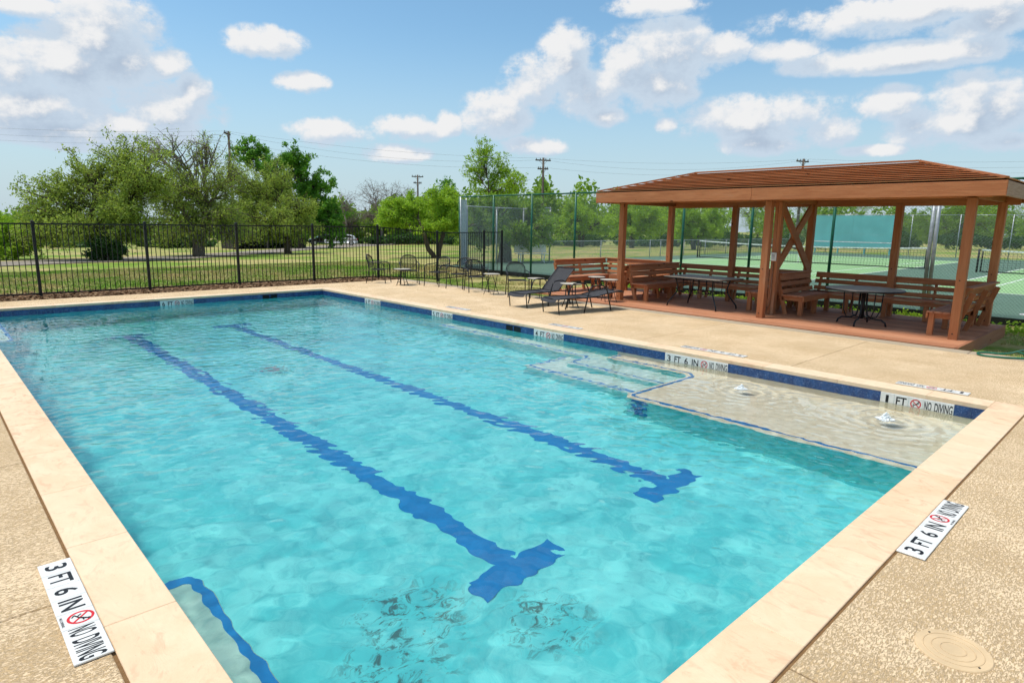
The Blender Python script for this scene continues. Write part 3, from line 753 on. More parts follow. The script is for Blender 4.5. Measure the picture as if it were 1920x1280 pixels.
# ------------------------------------------------------------------ timber pavilion
def wood(name, axis, c0=(.39, .135, .052), c1=(.60, .25, .107), grey=.45):
    def fn(t, p):
        q = t.vmath('ADD', p, t.vmath('SCALE', t.new('ShaderNodeCombineXYZ', inp={'X': rnd(t), 'Y': rnd(t), 'Z': rnd(t)}).outputs[0], 23.))
        sc = [38, 38, 38]; sc[axis] = 2.2; g = t.noise(mapped(t, q, tuple(sc)), 1, 6, .65, .6)
        sc2 = [5, 5, 5]; sc2[axis] = .8; b = t.noise(mapped(t, q, tuple(sc2)), 1, 4, .6)
        k = t.math('ADD', t.math('MULTIPLY', g, .6), t.math('MULTIPLY', b, .4))
        c = t.mix(t.ramp(k, .32, .68), c4(c0), c4(c1))
        c = t.mix(t.math('MULTIPLY', rnd(t), .7), c, c4(tuple(x * .72 for x in c0)))
        c = t.mix(t.ramp(b, .56, .75, 0, grey), c, c4((.36, .24, .16)))
        kn = t.new('ShaderNodeTexVoronoi', inp={'Scale': 1.0}); t.l.new(mapped(t, q, tuple(s * .45 + .9 for s in sc2)), kn.inputs['Vector'])
        c = t.mix(t.ramp(kn.outputs[0], .07, .035), c, c4((.05, .018, .008)))
        return c, g, .004
    return material(name, fn, .68, .25)
WX, WY, WZ = wood('stained_cedar_x', 0), wood('stained_cedar_y', 1), wood('stained_cedar_z', 2)
DKX, DKY = wood('weathered_cedar_x', 0, (.42, .165, .082), (.62, .29, .16), .4), wood('weathered_cedar_y', 1, (.44, .17, .08), (.64, .30, .16), .4)
def pavilion():
    pf = empty('timber_platform', (5.5, 6.2, 0)); tag(pf, 'low reddish-brown plank platform under the pavilion and benches', 'platform')
    o0 = Vector((5.5, 6.2, 0)); pw = .14
    x = 3.775; k = 0
    while x < 7.55:
        for (y0, y1) in ((1.14, 4.9), (4.905, 8.35), (8.355, 11.4)) if k % 2 else ((1.14, 3.2), (3.205, 6.9), (6.905, 11.4)):
            if y1 > 11 and x < 4.2: y1 = 9.3 if x < 4.0 else 10.2
            q = MB().bbox(x - o0.x, x + pw - .007 - o0.x, y0 - o0.y, y1 - o0.y, -.035, .018, .004).build('plank', DKY, pf)
        x += pw; k += 1
    MB().box(3.78 - o0.x, 7.6 - o0.x, 1.085 - o0.y, 1.135 - o0.y, -.24, .022).build('rim_board', DKX, pf)
    MB().box(7.56 - o0.x, 7.61 - o0.x, 1.14 - o0.y, 11.4 - o0.y, -.26, .016).build('rim_board', DKY, pf)
    MB().box(3.9 - o0.x, 7.5 - o0.x, 1.2 - o0.y, 9.2 - o0.y, -.3, -.04).build('underfloor_shade', M_DARK, pf)  # one solid block, shade below the planks put into its near-black colour
    pv = empty('pavilion', (5.97, 4.98, .018)); tag(pv, 'open timber pavilion of orange-stained cedar with slatted hip roof', 'pavilion'); c = Vector((5.97, 4.98, .018))
    def loc(x, y, z): return Vector((x, y, z)) - c
    def bx(name, x0, x1, y0, y1, z0, z1, mt, par=pv): return MB().bbox(x0 - c.x, x1 - c.x, y0 - c.y, y1 - c.y, z0 - c.z, z1 - c.z, .005).build(name, mt, par)
    FX, BX = 4.75, 7.24
    for (x, y) in ((FX - .03, 8.65), (FX - .2, 4.80), (FX - .03, 1.37), (BX, 8.87), (BX, 6.95), (BX, 5.0), (BX, 3.16), (BX, 1.37)):
        q = bx('post', x - .07, x + .07, y - .07, y + .07, .018, 2.45, WZ)
        for (hz_, s) in ((1.05, 1), (.12, 1)):
            MB().disc((0, 0), .012, 0, .004, 8).build('bolt', M_IRON, q).matrix_local = Matrix.Translation(loc(x - .0705, y + .01, hz_)) @ Matrix.Rotation(R(-90), 4, 'Y')
    x, y = 5.32, 4.93
    for dy in (-.072, .002): bx('post', x - .07, x + .07, y + dy, y + dy + .07, .018, 2.45, WZ)
    # cross brace to the rear post
    MB().beam(loc(5.40, 4.99, .92), loc(7.16, 4.99, 2.42), .045, .19).build('brace', WX, pv)
    MB().beam(loc(5.40, 4.935, 2.42), loc(7.16, 4.935, .92), .045, .19).build('brace', WX, pv)
    X0, X1, Y0, Y1 = 4.20, 7.74, .84, 9.13; ZB, ZT = 2.45, 2.69
    # ring beams under the roof
    bx('beam', FX - .05, FX + .05, 1.1, 8.9, 2.45, 2.62, WY); bx('beam', BX - .05, BX + .05, 1.1, 8.95, 2.40, 2.62, WY)
    for yy in (1.37, 4.93, 8.76): bx('beam', FX + .055, BX - .055, yy - .04, yy + .04, 2.45, 2.60, WX)
    # fascia boards
    bx('fascia', X0, X0 + .04, Y0, 5.05, ZB, ZT, WY); bx('fascia', X0, X0 + .04, 5.053, Y1, ZB, ZT, WY); bx('fascia', X1 - .04, X1, Y0, Y1, ZB, ZT, WY)
    wg = wood('greyish_cedar_x', 0, (.30, .17, .11), (.46, .31, .22), .6)  # greyer, less saturated cedar for one end board
    bx('fascia', X0 + .042, X1 - .042, Y0, Y0 + .04, ZB, ZT, wg)['label'] = 'greyish end fascia board'
    bx('fascia', X0 + .042, X1 - .042, Y1 - .04, Y1, ZB, ZT, WX)
    # hip roof: decking and lapped boards
    RX, RY0, RY1, RZ = 5.97, 2.58, 7.42, 3.19
    dk = MB(); zt = ZT - .015
    e = [loc(X0 + .02, Y0 + .02, zt), loc(X1 - .02, Y0 + .02, zt), loc(X1 - .02, Y1 - .02, zt), loc(X0 + .02, Y1 - .02, zt)]; r0, r1 = loc(RX, RY0, RZ - .03), loc(RX, RY1, RZ - .03)
    dk.add([*e, r0, r1], [(0, 1, 4), (1, 2, 5, 4), (2, 3, 5), (3, 0, 4, 5)]); roof = dk.build('roof', wood('shaded_sheathing', 1, (.12, .05, .022), (.2, .085, .04)), pv)  # sheathing darkened so its colour holds the shade between roof boards
    n = 11
    def boards(A, B, Ra, Rb, mt):
        """slope from eave A-B to ridge Ra-Rb"""
        nr = (B - A).cross(Ra - A).normalized()
        if nr.z < 0: nr = -nr
        for i in range(n):
            t0, t1 = i / n, (i + 1.0) / n
            P = [A.lerp(Ra, t0), B.lerp(Rb, t0), B.lerp(Rb, t1), A.lerp(Ra, t1)]
            sh = (P[1] - P[0]).normalized() * .02
            if (P[1] - P[0]).length < .2: continue
            s2 = sh if (P[2] - P[3]).length > .05 else sh * 0
            P = [P[0] + sh, P[1] - sh, P[2] - s2, P[3] + s2]
            lo, hi, th = .002, .046, .016       # lower edge lifted clear of the board below
            vs = [P[0] + nr * hi, P[1] + nr * hi, P[2] + nr * lo, P[3] + nr * lo] + [P[0] + nr * (hi + th), P[1] + nr * (hi + th), P[2] + nr * (lo + th), P[3] + nr * (lo + th)]
            MB().add(vs, [(4,5,6,7),(3,2,1,0),(0,1,5,4),(1,2,6,5),(2,3,7,6),(3,0,4,7)]).build('roof_board', mt, roof)
    A, B, C_, D_ = e; RB = wood('roof_cedar_y', 1, (.50, .21, .095), (.76, .39, .20), .3); RBx = wood('roof_cedar_x', 0, (.50, .21, .095), (.76, .39, .20), .3)
    boards(D_, A, r1, r0, RB); boards(B, C_, r0, r1, RB); boards(A, B, r0, r0, RBx); boards(C_, D_, r1, r1, RBx)
    for a, b in ((A, r0), (B, r0), (C_, r1), (D_, r1), (r0, r1)):
        MB().beam(a + Vector((0, 0, .06)), b + Vector((0, 0, .06)), .07, .03).build('hip_cap', wood('hip_cap_cedar', 1, (.16, .06, .025), (.3, .12, .05)) if False else WY, roof)
    # rafters seen from below
    for i in range(9):
        yy = 1.5 + i * .87
        if RY0 < yy < RY1:
            for xe in (X0 + .06, X1 - .06): MB().beam(loc(xe, yy, ZT - .08), loc(RX, yy, RZ - .11), .04, .12).build('rafter', WX, pv)
    # switch box, conduit and floodlight on the double post
    eb = empty('switch_box', (5.245, 4.93, 1.28)); tag(eb, 'small white outdoor switch box on the double pavilion post', 'switch box')
    wp = plain('white_plastic', (.72, .71, .68), .45, .4, 0, .06)
    MB().bbox(-.05, 0, -.055, .055, -.09, .09, .008).build('body', wp, eb); MB().box(-.056, -.0505, -.03, .03, -.06, .06).build('cover', plain('grey_cover', (.45, .45, .44), .4), eb)
    MB().tube([(-.02, 0, -.09), (-.02, 0, -.9), (-.02, .03, -1.1), (-.05, .16, -1.2), (-.1, .22, -1.245)], .012, 7).build('conduit', plain('brown_conduit', (.30, .13, .06), .5), eb)
    fl = empty('floodlight', (5.2, 5.06, 2.4)); tag(fl, 'small pale floodlight lamp under the pavilion roof', 'lamp')
    MB().tube([(.08, -.03, .05), (.0, 0, 0), (-.03, .02, -.03)], .014, 7).build('bracket', M_IRON, fl)
    hd = MB(); hd.tube([(-.02, .01, -.01), (-.06, .035, -.045), (-.12, .07, -.09), (-.135, .08, -.1)], [.02, .035, .062, .06], 12); hd.build('lamp_head', wp, fl)
pavilion()

# ------------------------------------------------------------------ built-in benches
def bench(L, org, rz, label, legs_only_front=False, cap=True):
    """local: x along the bench, seat towards +y, back plane at y = 0"""
    b = empty('timber_bench', org, rz); tag(b, label, 'bench', 'slatted timber benches on the platform')
    for i in range(4): MB().bbox(0, L, .07 + i * .125, .07 + i * .125 + .117, .405, .44, .004).build('seat_board', DKX, b)
    MB().bbox(.02, L - .02, .535, .57, .31, .40, .004).build('apron', WX, b)
    n = max(2, round(L / .95) + 1)
    for i in range(n):
        x = .09 + (L - .18) * i / (n - 1)
        MB().beam((x, .30, 0), (x, -.10, .86), .06, .035, (0, 1, 0)).build('back_support', WX, b) if False else MB().beam((x, .16, 0), (x, -.085, .80), .038, .085, (0, 1, .3)).build('back_support', WZ, b)
        MB().bbox(x - .045, x + .045, .44, .53, 0, .40, .004).build('leg', WZ, b)
        MB().bbox(x - .019, x + .019, .06, .54, .31, .40, .003).build('seat_bearer', WY, b)
    for z, h in ((.50, .09), (.655, .09), (.80, .13)):
        y = .065 - (z - .44) * .245
        MB().beam((0, y + .03, z), (L, y + .03, z), .034, h, (0, -.29, .957)).build('back_slat', WX, b)
    if cap: MB().bbox(0, L, -.09, .05, .868, .9, .004).build('cap_board', WX, b)
    return b
ZP = .02
# rz: local +y must point into the seat side
bench(2.3, (7.28, 11.2, ZP), R(180), 'timber bench at the open end of the platform, outside the roof')
bench(2.2, (7.33, 8.95, ZP), R(90), 'timber bench along the court fence outside the pavilion roof')
bench(2.3, (4.88, 8.66, ZP), R(0), 'timber bench backing the rectangular table bay, facing the open platform end', cap=False)
bench(2.3, (7.18, 8.50, ZP), R(180), 'timber bench beside the rectangular table, its back to the open platform end')
bench(3.4, (7.33, 5.1, ZP), R(90), 'long timber bench along the fence behind the rectangular table', cap=False)
bench(1.62, (5.44, 5.06, ZP), R(0), 'short timber bench under the cross brace, facing the rectangular table', cap=False)
bench(1.62, (7.06, 4.86, ZP), R(180), 'short timber bench under the cross brace, facing the round table')
bench(3.35, (7.33, 1.45, ZP), R(90), 'long timber bench along the fence behind the round table', cap=False)
bench(2.25, (4.86, 1.30, ZP), R(0), 'timber bench at the pavilion end by the garden hose')

# ------------------------------------------------------------------ tables, chairs, loungers
M_BLACK = plain('black_powder_coat', (.014, .014, .016), .4, .45, .2, .25, 15)
def m_stone(t, p):
    n = t.noise(p, 18, 5, .65); return t.mix(n, c4((.40, .34, .26)), c4((.62, .55, .44))), n, .001
M_TOP = material('mottled_stone_top', m_stone, .45, .4)
M_TOPD = plain('brown_grey_table_top', (.34, .27, .20), .55, .25, 0, .15, 8)
def rect_table():
    b = empty('patio_table', (5.10, 6.53, ZP), R(-4)); tag(b, 'rectangular black metal patio table with curved legs under the pavilion', 'table')
    MB().bbox(-.50, .50, -.76, .76, .695, .715, .006).build('table_top', M_TOPD, b)
    MB().tube([(-.49, -.75, .69), (.49, -.75, .69), (.49, .75, .69), (-.49, .75, .69)], .017, 7, closed=True).build('rim', M_BLACK, b)
    for sx in (-1, 1):
        for sy in (-1, 1):
            MB().tube([(sx*.36, sy*.52, .69), (sx*.34, sy*.50, .62), (sx*.30, sy*.47, .45), (sx*.31, sy*.50, .33), (sx*.37, sy*.60, .17), (sx*.41, sy*.66, .08), (sx*.42, sy*.67, 0)], .017, 7).build('leg', M_BLACK, b)
    for sx in (-1, 1):
        MB().tube([(sx*.31, -.48, .36), (sx*.31, .48, .36)], .011, 6).build('stretcher', M_BLACK, b); MB().tube([(sx*.33, -.49, .57), (sx*.33, .49, .57)], .010, 6).build('stretcher', M_BLACK, b)
        for k in range(4): MB().tube([(sx*.32, -.32 + k*.21, .36), (sx*.33, -.32 + k*.21, .68)], .009, 6).build('lattice_bar', M_BLACK, b)
    for sy in (-1, 1): MB().tube([(-.31, sy*.48, .36), (.31, sy*.48, .36)], .011, 6).build('stretcher', M_BLACK, b)
rect_table()
def round_table():
    b = empty('patio_table', (5.27, 3.06, ZP)); tag(b, 'round patio table on a black pedestal with four curved feet under the pavilion', 'table')
    MB().disc((0, 0), .69, .70, .72, 48, bev=.004).build('table_top', M_TOPD, b)
    MB().tube([(.69*math.cos(2*math.pi*k/48), .69*math.sin(2*math.pi*k/48), .702) for k in range(48)], .018, 7, closed=True).build('rim', M_BLACK, b)
    MB().tube([(0, 0, .12), (0, 0, .70)], .04, 12).build('column', M_BLACK, b)
    for k in range(4):
        a = R(45 * 0 + 90 * k + 3); c, s = math.cos(a), math.sin(a)
        MB().tube([(.06*c, .06*s, .69), (.07*c, .07*s, .35), (.10*c, .10*s, .19), (.2*c, .2*s, .13), (.36*c, .36*s, .12), (.43*c, .43*s, .07), (.45*c, .45*s, 0)], .018, 7).build('foot', M_BLACK, b)
        a += R(45); c, s = math.cos(a), math.sin(a); MB().tube([(.40*c, .40*s, .69), (.38*c, .38*s, .3), (.30*c, .30*s, .14), (.1*c, .1*s, .13)], .011, 6).build('brace_rod', M_BLACK, b)
round_table()
def side_table(loc, rz, label, style=0, h=.53, r=.225):
    b = empty('side_table', loc, rz); tag(b, label, 'side table', 'small round side tables on the deck')
    MB().disc((0, 0), r, h - .018, h, 28, bev=.004).build('table_top', M_TOP, b)
    MB().tube([(r*math.cos(2*math.pi*k/28), r*math.sin(2*math.pi*k/28), h - .012) for k in range(28)], .010, 6, closed=True).build('rim', M_BLACK, b)
    if style == 0:
        for sy in (-1, 1):
            MB().tube([(-.15, sy*.11, h - .02), (.17, sy*.13, 0)], .009, 6).build('leg', M_BLACK, b); MB().tube([(.15, sy*.10, h - .02), (-.17, sy*.15, 0)], .009, 6).build('leg', M_BLACK, b)
        for x, z in ((0.0, h*.5), (.12, .08), (-.12, .08)): MB().tube([(x, -.12, z), (x, .12, z)], .007, 6).build('cross_rod', M_BLACK, b)
    else:
        for sx in (-1, 1):
            for sy in (-1, 1): MB().tube([(sx*.08, sy*.07, h - .02), (sx*.09, sy*.08, .2), (sx*.15, sy*.13, 0)], .012, 6).build('leg', M_BLACK, b)
        for sy in (-1, 1): MB().tube([(-.12, sy*.105, .09), (.12, sy*.105, .09)], .009, 6).build('cross_rod', M_BLACK, b)
        for sy in (-1, 1): MB().tube([(-.09, sy*.08, .27), (.09, sy*.08, .27)], .009, 6).build('cross_rod', M_BLACK, b)
side_table((2.48, 15.27, 0), R(35), 'small round side table standing between two mesh chairs by the fence corner', 1, .50, .26)
side_table((3.02, 11.72, 0), R(20), 'small round folding side table between two mesh chairs at the grass edge', 0, .56)
side_table((3.35, 10.35, 0), R(50), 'small round side table behind the raised lounger', 0, .52)
side_table((2.66, 8.52, 0), R(-20), 'small round side table between the two sling loungers', 1, .56, .25)
side_table((4.62, 9.35, ZP), R(10), 'small round side table on the platform beside the end bench', 0, .55)
side_table((4.22, 8.62, ZP), R(60), 'small round folding side table at the outer pavilion post', 0, .55)

def mesh_grid(mb, fn, n=17, r=.0024):
    """two families of diagonal wires laid on a surface fn(u,v), u,v in 0..1, clipped to the unit disc-ish panel"""
    def inside(u, v): return abs(2*u-1)**3.2 + abs(2*v-1)**3.2 <= 1.0
    for fam in (0, 1):
        for k in range(-n, n + 1):
            pts = []
            for i in range(29):
                u = i / 28; v = (u + k / n) if fam == 0 else (1 - u + k / n)
                if 0 <= v <= 1 and inside(u, v): pts.append(fn(u, v))
            if len(pts) > 2: mb.tube(pts[::2] if len(pts) > 6 else pts, r, 3, cap=False)
    return mb
def make_chair():
    """front faces -y"""
    b = empty('mesh_chair', (0, 0, 0)); T = M_BLACK
    def seat(u, v): x, y = (u - .5) * .47, (v - .5) * .46; return (x, y, .425 - .018 * (1 - (2*u-1)**2) * (1 - (2*v-1)**2))
    rim = [seat(.5 + .5*math.copysign(abs(math.cos(a))**.62, math.cos(a)), .5 + .5*math.copysign(abs(math.sin(a))**.62, math.sin(a))) for a in (2*math.pi*k/32 for k in range(32))]
    s = mesh_grid(MB(), seat).build('seat', T, b); MB().tube([(p[0], p[1], .425) for p in rim], .009, 6, closed=True).build('seat_rim', T, s)
    def back(u, v):
        x = (u - .5) * .46; z = .47 + v * .40; return (x, .23 + .10 * v - .05 * (1 - (2*u-1)**2) * -1 * .8, z)
    k = mesh_grid(MB(), back, 16).build('backrest', T, b)
    # rear legs sweep up into the hoop of the back
    hoop = []
    for i in range(25):
        a = math.pi * i / 24; u = .5 - .56 * math.copysign(abs(math.cos(a))**.8, math.cos(a)); v = .42 + .62 * math.sin(a)**.75 if 0 < i < 24 else .42
        p = back(max(-.06, min(1.06, u)), v); hoop.append((p[0], p[1] + .008, p[2]))
    L_ = [(-.27, .33, 0), (-.265, .27, .22), (-.255, .235, .42), (-.25, .25, .55)]; R_ = [(-x, y, z) for x, y, z in reversed(L_)]
    MB().tube(L_ + hoop[1:-1] + R_, .014, 7).build('back_frame', T, b)
    ar = [back(.5 - .5*math.cos(2*math.pi*q/28), .5 + .5*math.sin(2*math.pi*q/28)) for q in range(28)]
    MB().tube(ar, .006, 5, closed=True).build('panel_rim', T, k)
    for sx in (-1, 1):
        MB().tube([(sx*.25, .27, .68), (sx*.285, .16, .665), (sx*.30, .0, .655), (sx*.30, -.16, .65), (sx*.295, -.235, .62), (sx*.285, -.262, .54), (sx*.28, -.262, .42), (sx*.28, -.28, .2), (sx*.285, -.305, 0)], .014, 7).build('armrest', T, b)
        MB().tube([(sx*.285, -.262, .42), (sx*.2, -.225, .42)], .008, 5).build('seat_bracket', T, b)
        MB().tube([(sx*.255, .235, .42), (sx*.2, .225, .42)], .008, 5).build('seat_bracket', T, b)
    return b
CH = make_chair()
chairs = [((2.32, 16.36, 0), R(40), 'black mesh patio chair at the fence end of the row, beside the small table'),
          ((2.86, 15.45, 0), R(-30), 'black mesh patio chair next in the row after the first small table'),
          ((3.22, 14.45, 0), R(-75), 'black mesh patio chair turned sideways, third in the row from the fence'),
          ((3.32, 13.5, 0), R(-70), 'black mesh patio chair turned sideways, fourth in the row from the fence'),
          ((3.12, 12.5, 0), R(-25), 'black mesh patio chair beside the folding table, fifth in the row from the fence'),
          ((3.30, 11.0, 0), R(-35), 'black mesh patio chair at the lounger end of the row, on the grass edge')]
for i, (p, rz, lb) in enumerate(chairs):
    o = CH if i == 0 else copy_tree(CH); o.location = p; o.rotation_euler = (0, 0, rz); tag(o, lb, 'chair', 'black mesh chairs lined up along the deck edge')

def m_sling(t, p):
    n = t.new('ShaderNodeTexWave', inp={'Scale': 60.0, 'Distortion': 1.0}); t.l.new(p, n.inputs[0]); q = t.noise(p, 9, 4, .6)
    return t.mix(q, c4((.030, .029, .032)), c4((.065, .062, .066))), n.outputs[1], .001
M_SLING = material('charcoal_sling_fabric', m_sling, .75, .3)
def lounger(loc, rz, back_deg, label):
    """foot end at x = 0, head towards +x"""
    b = empty('sun_lounger', loc, rz); tag(b, label, 'sun lounger', 'charcoal sling loungers by the platform')
    def sheet(pts, name, wd=.52):
        mb = MB(); n = len(pts); vs = []
        for (x, z) in pts:
            for k in range(7):
                y = -wd/2 + wd * k / 6; vs.append((x, y, z - .018 * (1 - (2*k/6 - 1)**2)))
        fs = [(i*7+k, i*7+k+1, i*7+8+k, i*7+7+k) for i in range(n - 1) for k in range(6)]
        m_ = len(vs); vs += [(v[0], v[1], v[2] - .006) for v in vs]; fs += [tuple(m_ + q for q in reversed(f)) for f in fs]
        for i in range(n - 1):
            for k in (0, 6): a, c = i*7+k, i*7+7+k; fs.append((a, c, c + m_, a + m_) if k == 6 else (c, a, a + m_, c + m_))
        return mb.add(vs, fs, True).build(name, M_SLING, b)
    seat = [(-.06, .27), (-.03, .315), (.03, .335), (.2, .338), (.5, .332), (.8, .328), (1.13, .335)]
    sheet(seat, 'seat_sling')
    a = R(back_deg); bp = [(1.13 + math.cos(a)*s, .345 + math.sin(a)*s + .012*math.sin(s*4)) for s in (.0, .12, .25, .4, .55, .68, .76)] + [(1.13 + math.cos(a)*.80 + .02, .345 + math.sin(a)*.80 - .03)]
    sheet(bp, 'backrest_sling')
    for sy in (-1, 1):
        y = sy * .28
        MB().tube([(.04, y, 0), (.015, y, .2), (.0, y, .29), (.05, y, .335), (.3, y, .338), (.8, y, .328), (1.15, y, .335)], .013, 7).build('side_rail', M_BLACK, b)
        MB().tube([(1.13, y*.97, .345)] + [(x, y*.97, z + .002) for x, z in bp[1:-1]], .012, 7).build('back_rail', M_BLACK, b)
        yo = sy * .325
        MB().tube([(.70, yo, 0), (.76, yo, .22), (.80, yo, .38), (.85, yo, .52), (.92, yo, .575), (1.05, yo, .59), (1.2, yo, .585), (1.30, yo, .55), (1.36, yo, .46), (1.41, yo, .3), (1.5, yo, 0)], .015, 8).build('armrest', M_BLACK, b)
        MB().tube([(.79, yo, .335), (.79, y, .332)], .011, 6).build('arm_bracket', M_BLACK, b); MB().tube([(1.395, yo, .335), (1.15, y, .335)], .011, 6).build('arm_bracket', M_BLACK, b)
    for x, z in ((.02, .325), (.8, .318), (1.14, .325)): MB().tube([(x, -.28, z), (x, .28, z)], .011, 6).build('cross_rod', M_BLACK, b)
    e = bp[-2]; MB().tube([(e[0], -.27, e[1]), (e[0], .27, e[1])], .012, 6).build('head_rod', M_BLACK, b)
lounger((1.66, 9.27, 0), R(1), 42, 'charcoal sling sun lounger with its back raised')
lounger((1.50, 8.08, 0), R(-9), 6, 'charcoal sling sun lounger lying nearly flat')

# green garden hose on the deck edge and a white pot by the court
hp = [(1990, 678), (1920, 672), (1880, 670), (1850, 667), (1835, 664), (1834, 661), (1850, 660.5), (1876, 663), (1895, 662), (1912, 658), (1935, 654), (1960, 657), (1955, 665), (1925, 664), (1908, 660)]
pts = [at_depth(px, py, 1) for px, py in hp]; hpts = []
for px, py in hp:
    d = ray(px, py); t = (.018 - CAMP[2]) / d.z; p = Vector(CAMP) + d * t
    zz = .018 if p.x < DX1 + .33 else terr(p.x, p.y) + .05; t = (zz - CAMP[2]) / d.z; hpts.append(Vector(CAMP) + d * t)
sm = []
for i in range(len(hpts) - 1):
    a, b, c, d = hpts[max(i-1, 0)], hpts[i], hpts[i+1], hpts[min(i+2, len(hpts)-1)]
    for k in range(5):
        t = k / 5; sm.append(.5 * ((2*b) + (c - a)*t + (2*a - 5*b + 4*c - d)*t*t + (3*b - a - 3*c + d)*t**3))
ho = MB().tube(sm, .014, 7).build('garden_hose', plain('green_hose', (.01, .16, .09), .4, .4, 0, .2, 5)); tag(ho, 'green garden hose looped on the deck edge by the grass', 'hose')
p = G(1922, 611); pot = MB(); prof = [(.0, 0), (.09, 0), (.15, .05), (.185, .13), (.18, .21), (.14, .27), (.12, .28), (.11, .25), (0, .2)]
vs = [(p.x + r_*math.cos(2*math.pi*k/24), p.y + r_*math.sin(2*math.pi*k/24), p.z + h_) for r_, h_ in prof for k in range(24)]
po = pot.add(vs, [(i*24+k, i*24+(k+1) % 24, i*24+24+(k+1) % 24, i*24+24+k) for i in range(len(prof)-1) for k in range(24)], True).build('plant_pot', plain('white_glazed_pot', (.70, .66, .68), .35, .5, 0, .06)); tag(po, 'rounded white pot standing in weeds by the court edge', 'pot')

# ------------------------------------------------------------------ trees
def leaf_mat(name, a, b, dark=None, trans=.45):
    mt = bpy.data.materials.new(name); mt.use_nodes = True; t = NT(mt.node_tree); t.n.clear()
    out = t.new('ShaderNodeOutputMaterial'); q = t.new('ShaderNodeNewGeometry').outputs['Random Per Island']; p = t.new('ShaderNodeTexCoord').outputs['Object']
    n = t.noise(p, .9, 3, .6); k = t.math('ADD', t.math('MULTIPLY', q, .6), t.math('MULTIPLY', t.ramp(n, .3, .7), .4))
    c = t.mix(k, c4(a), c4(b))
    d = t.new('ShaderNodeBsdfPrincipled', inp={'Roughness': .55, 'Specular IOR Level': .25}); t.set(d, 'Base Color', c)
    tr = t.new('ShaderNodeBsdfTranslucent'); t.set(tr, 'Color', t.mix(.5, c, c4((b[0]*1.3, b[1]*1.3, b[2]*.6))))
    mx = t.new('ShaderNodeMixShader', inp={0: trans}); t.l.new(d.outputs[0], mx.inputs[1]); t.l.new(tr.outputs[0], mx.inputs[2]); t.l.new(mx.outputs[0], out.inputs[0]); return mt
LEAF = {'olive': leaf_mat('olive_mesquite_leaves', (.17, .25, .04), (.40, .50, .11)),
        'bright': leaf_mat('bright_mesquite_leaves', (.18, .33, .02), (.42, .60, .07)),
        'mid': leaf_mat('mid_green_leaves', (.12, .23, .025), (.30, .45, .07)),
        'deep': leaf_mat('deep_green_leaves', (.06, .19, .018), (.16, .36, .04)),
        'dark': leaf_mat('dark_shrub_leaves', (.025, .07, .02), (.07, .15, .035))}
def m_bark(t, p):
    n = t.noise(mapped(t, p, (9, 9, 2.5)), 1, 6, .7, .5); return t.mix(n, c4((.035, .026, .02)), c4((.15, .115, .085))), n, .03
M_BARK = material('rough_bark', m_bark, .9, .15)
def m_greyb(t, p):
    n = t.noise(mapped(t, p, (9, 9, 3)), 1, 5, .7); return t.mix(n, c4((.13, .10, .085)), c4((.28, .23, .19))), n, .02
M_GREYBARK = material('grey_dead_bark', m_greyb, .9, .1)
def curve_pts(a, b, r, n=7, sag=.12, wob=.06):
    a, b = Vector(a), Vector(b); L = (b - a).length; mid = a.lerp(b, .5) + Vector((r.normal(0, wob), r.normal(0, wob), sag * r.uniform(.3, 1.2))) * L
    out = []
    for i in range(n):
        t = i / (n - 1); p = a.lerp(mid, t).lerp(mid.lerp(b, t), t)
        if 0 < i < n - 1: p += Vector(r.normal(0, .018, 3)) * L
        out.append(p)
    return out
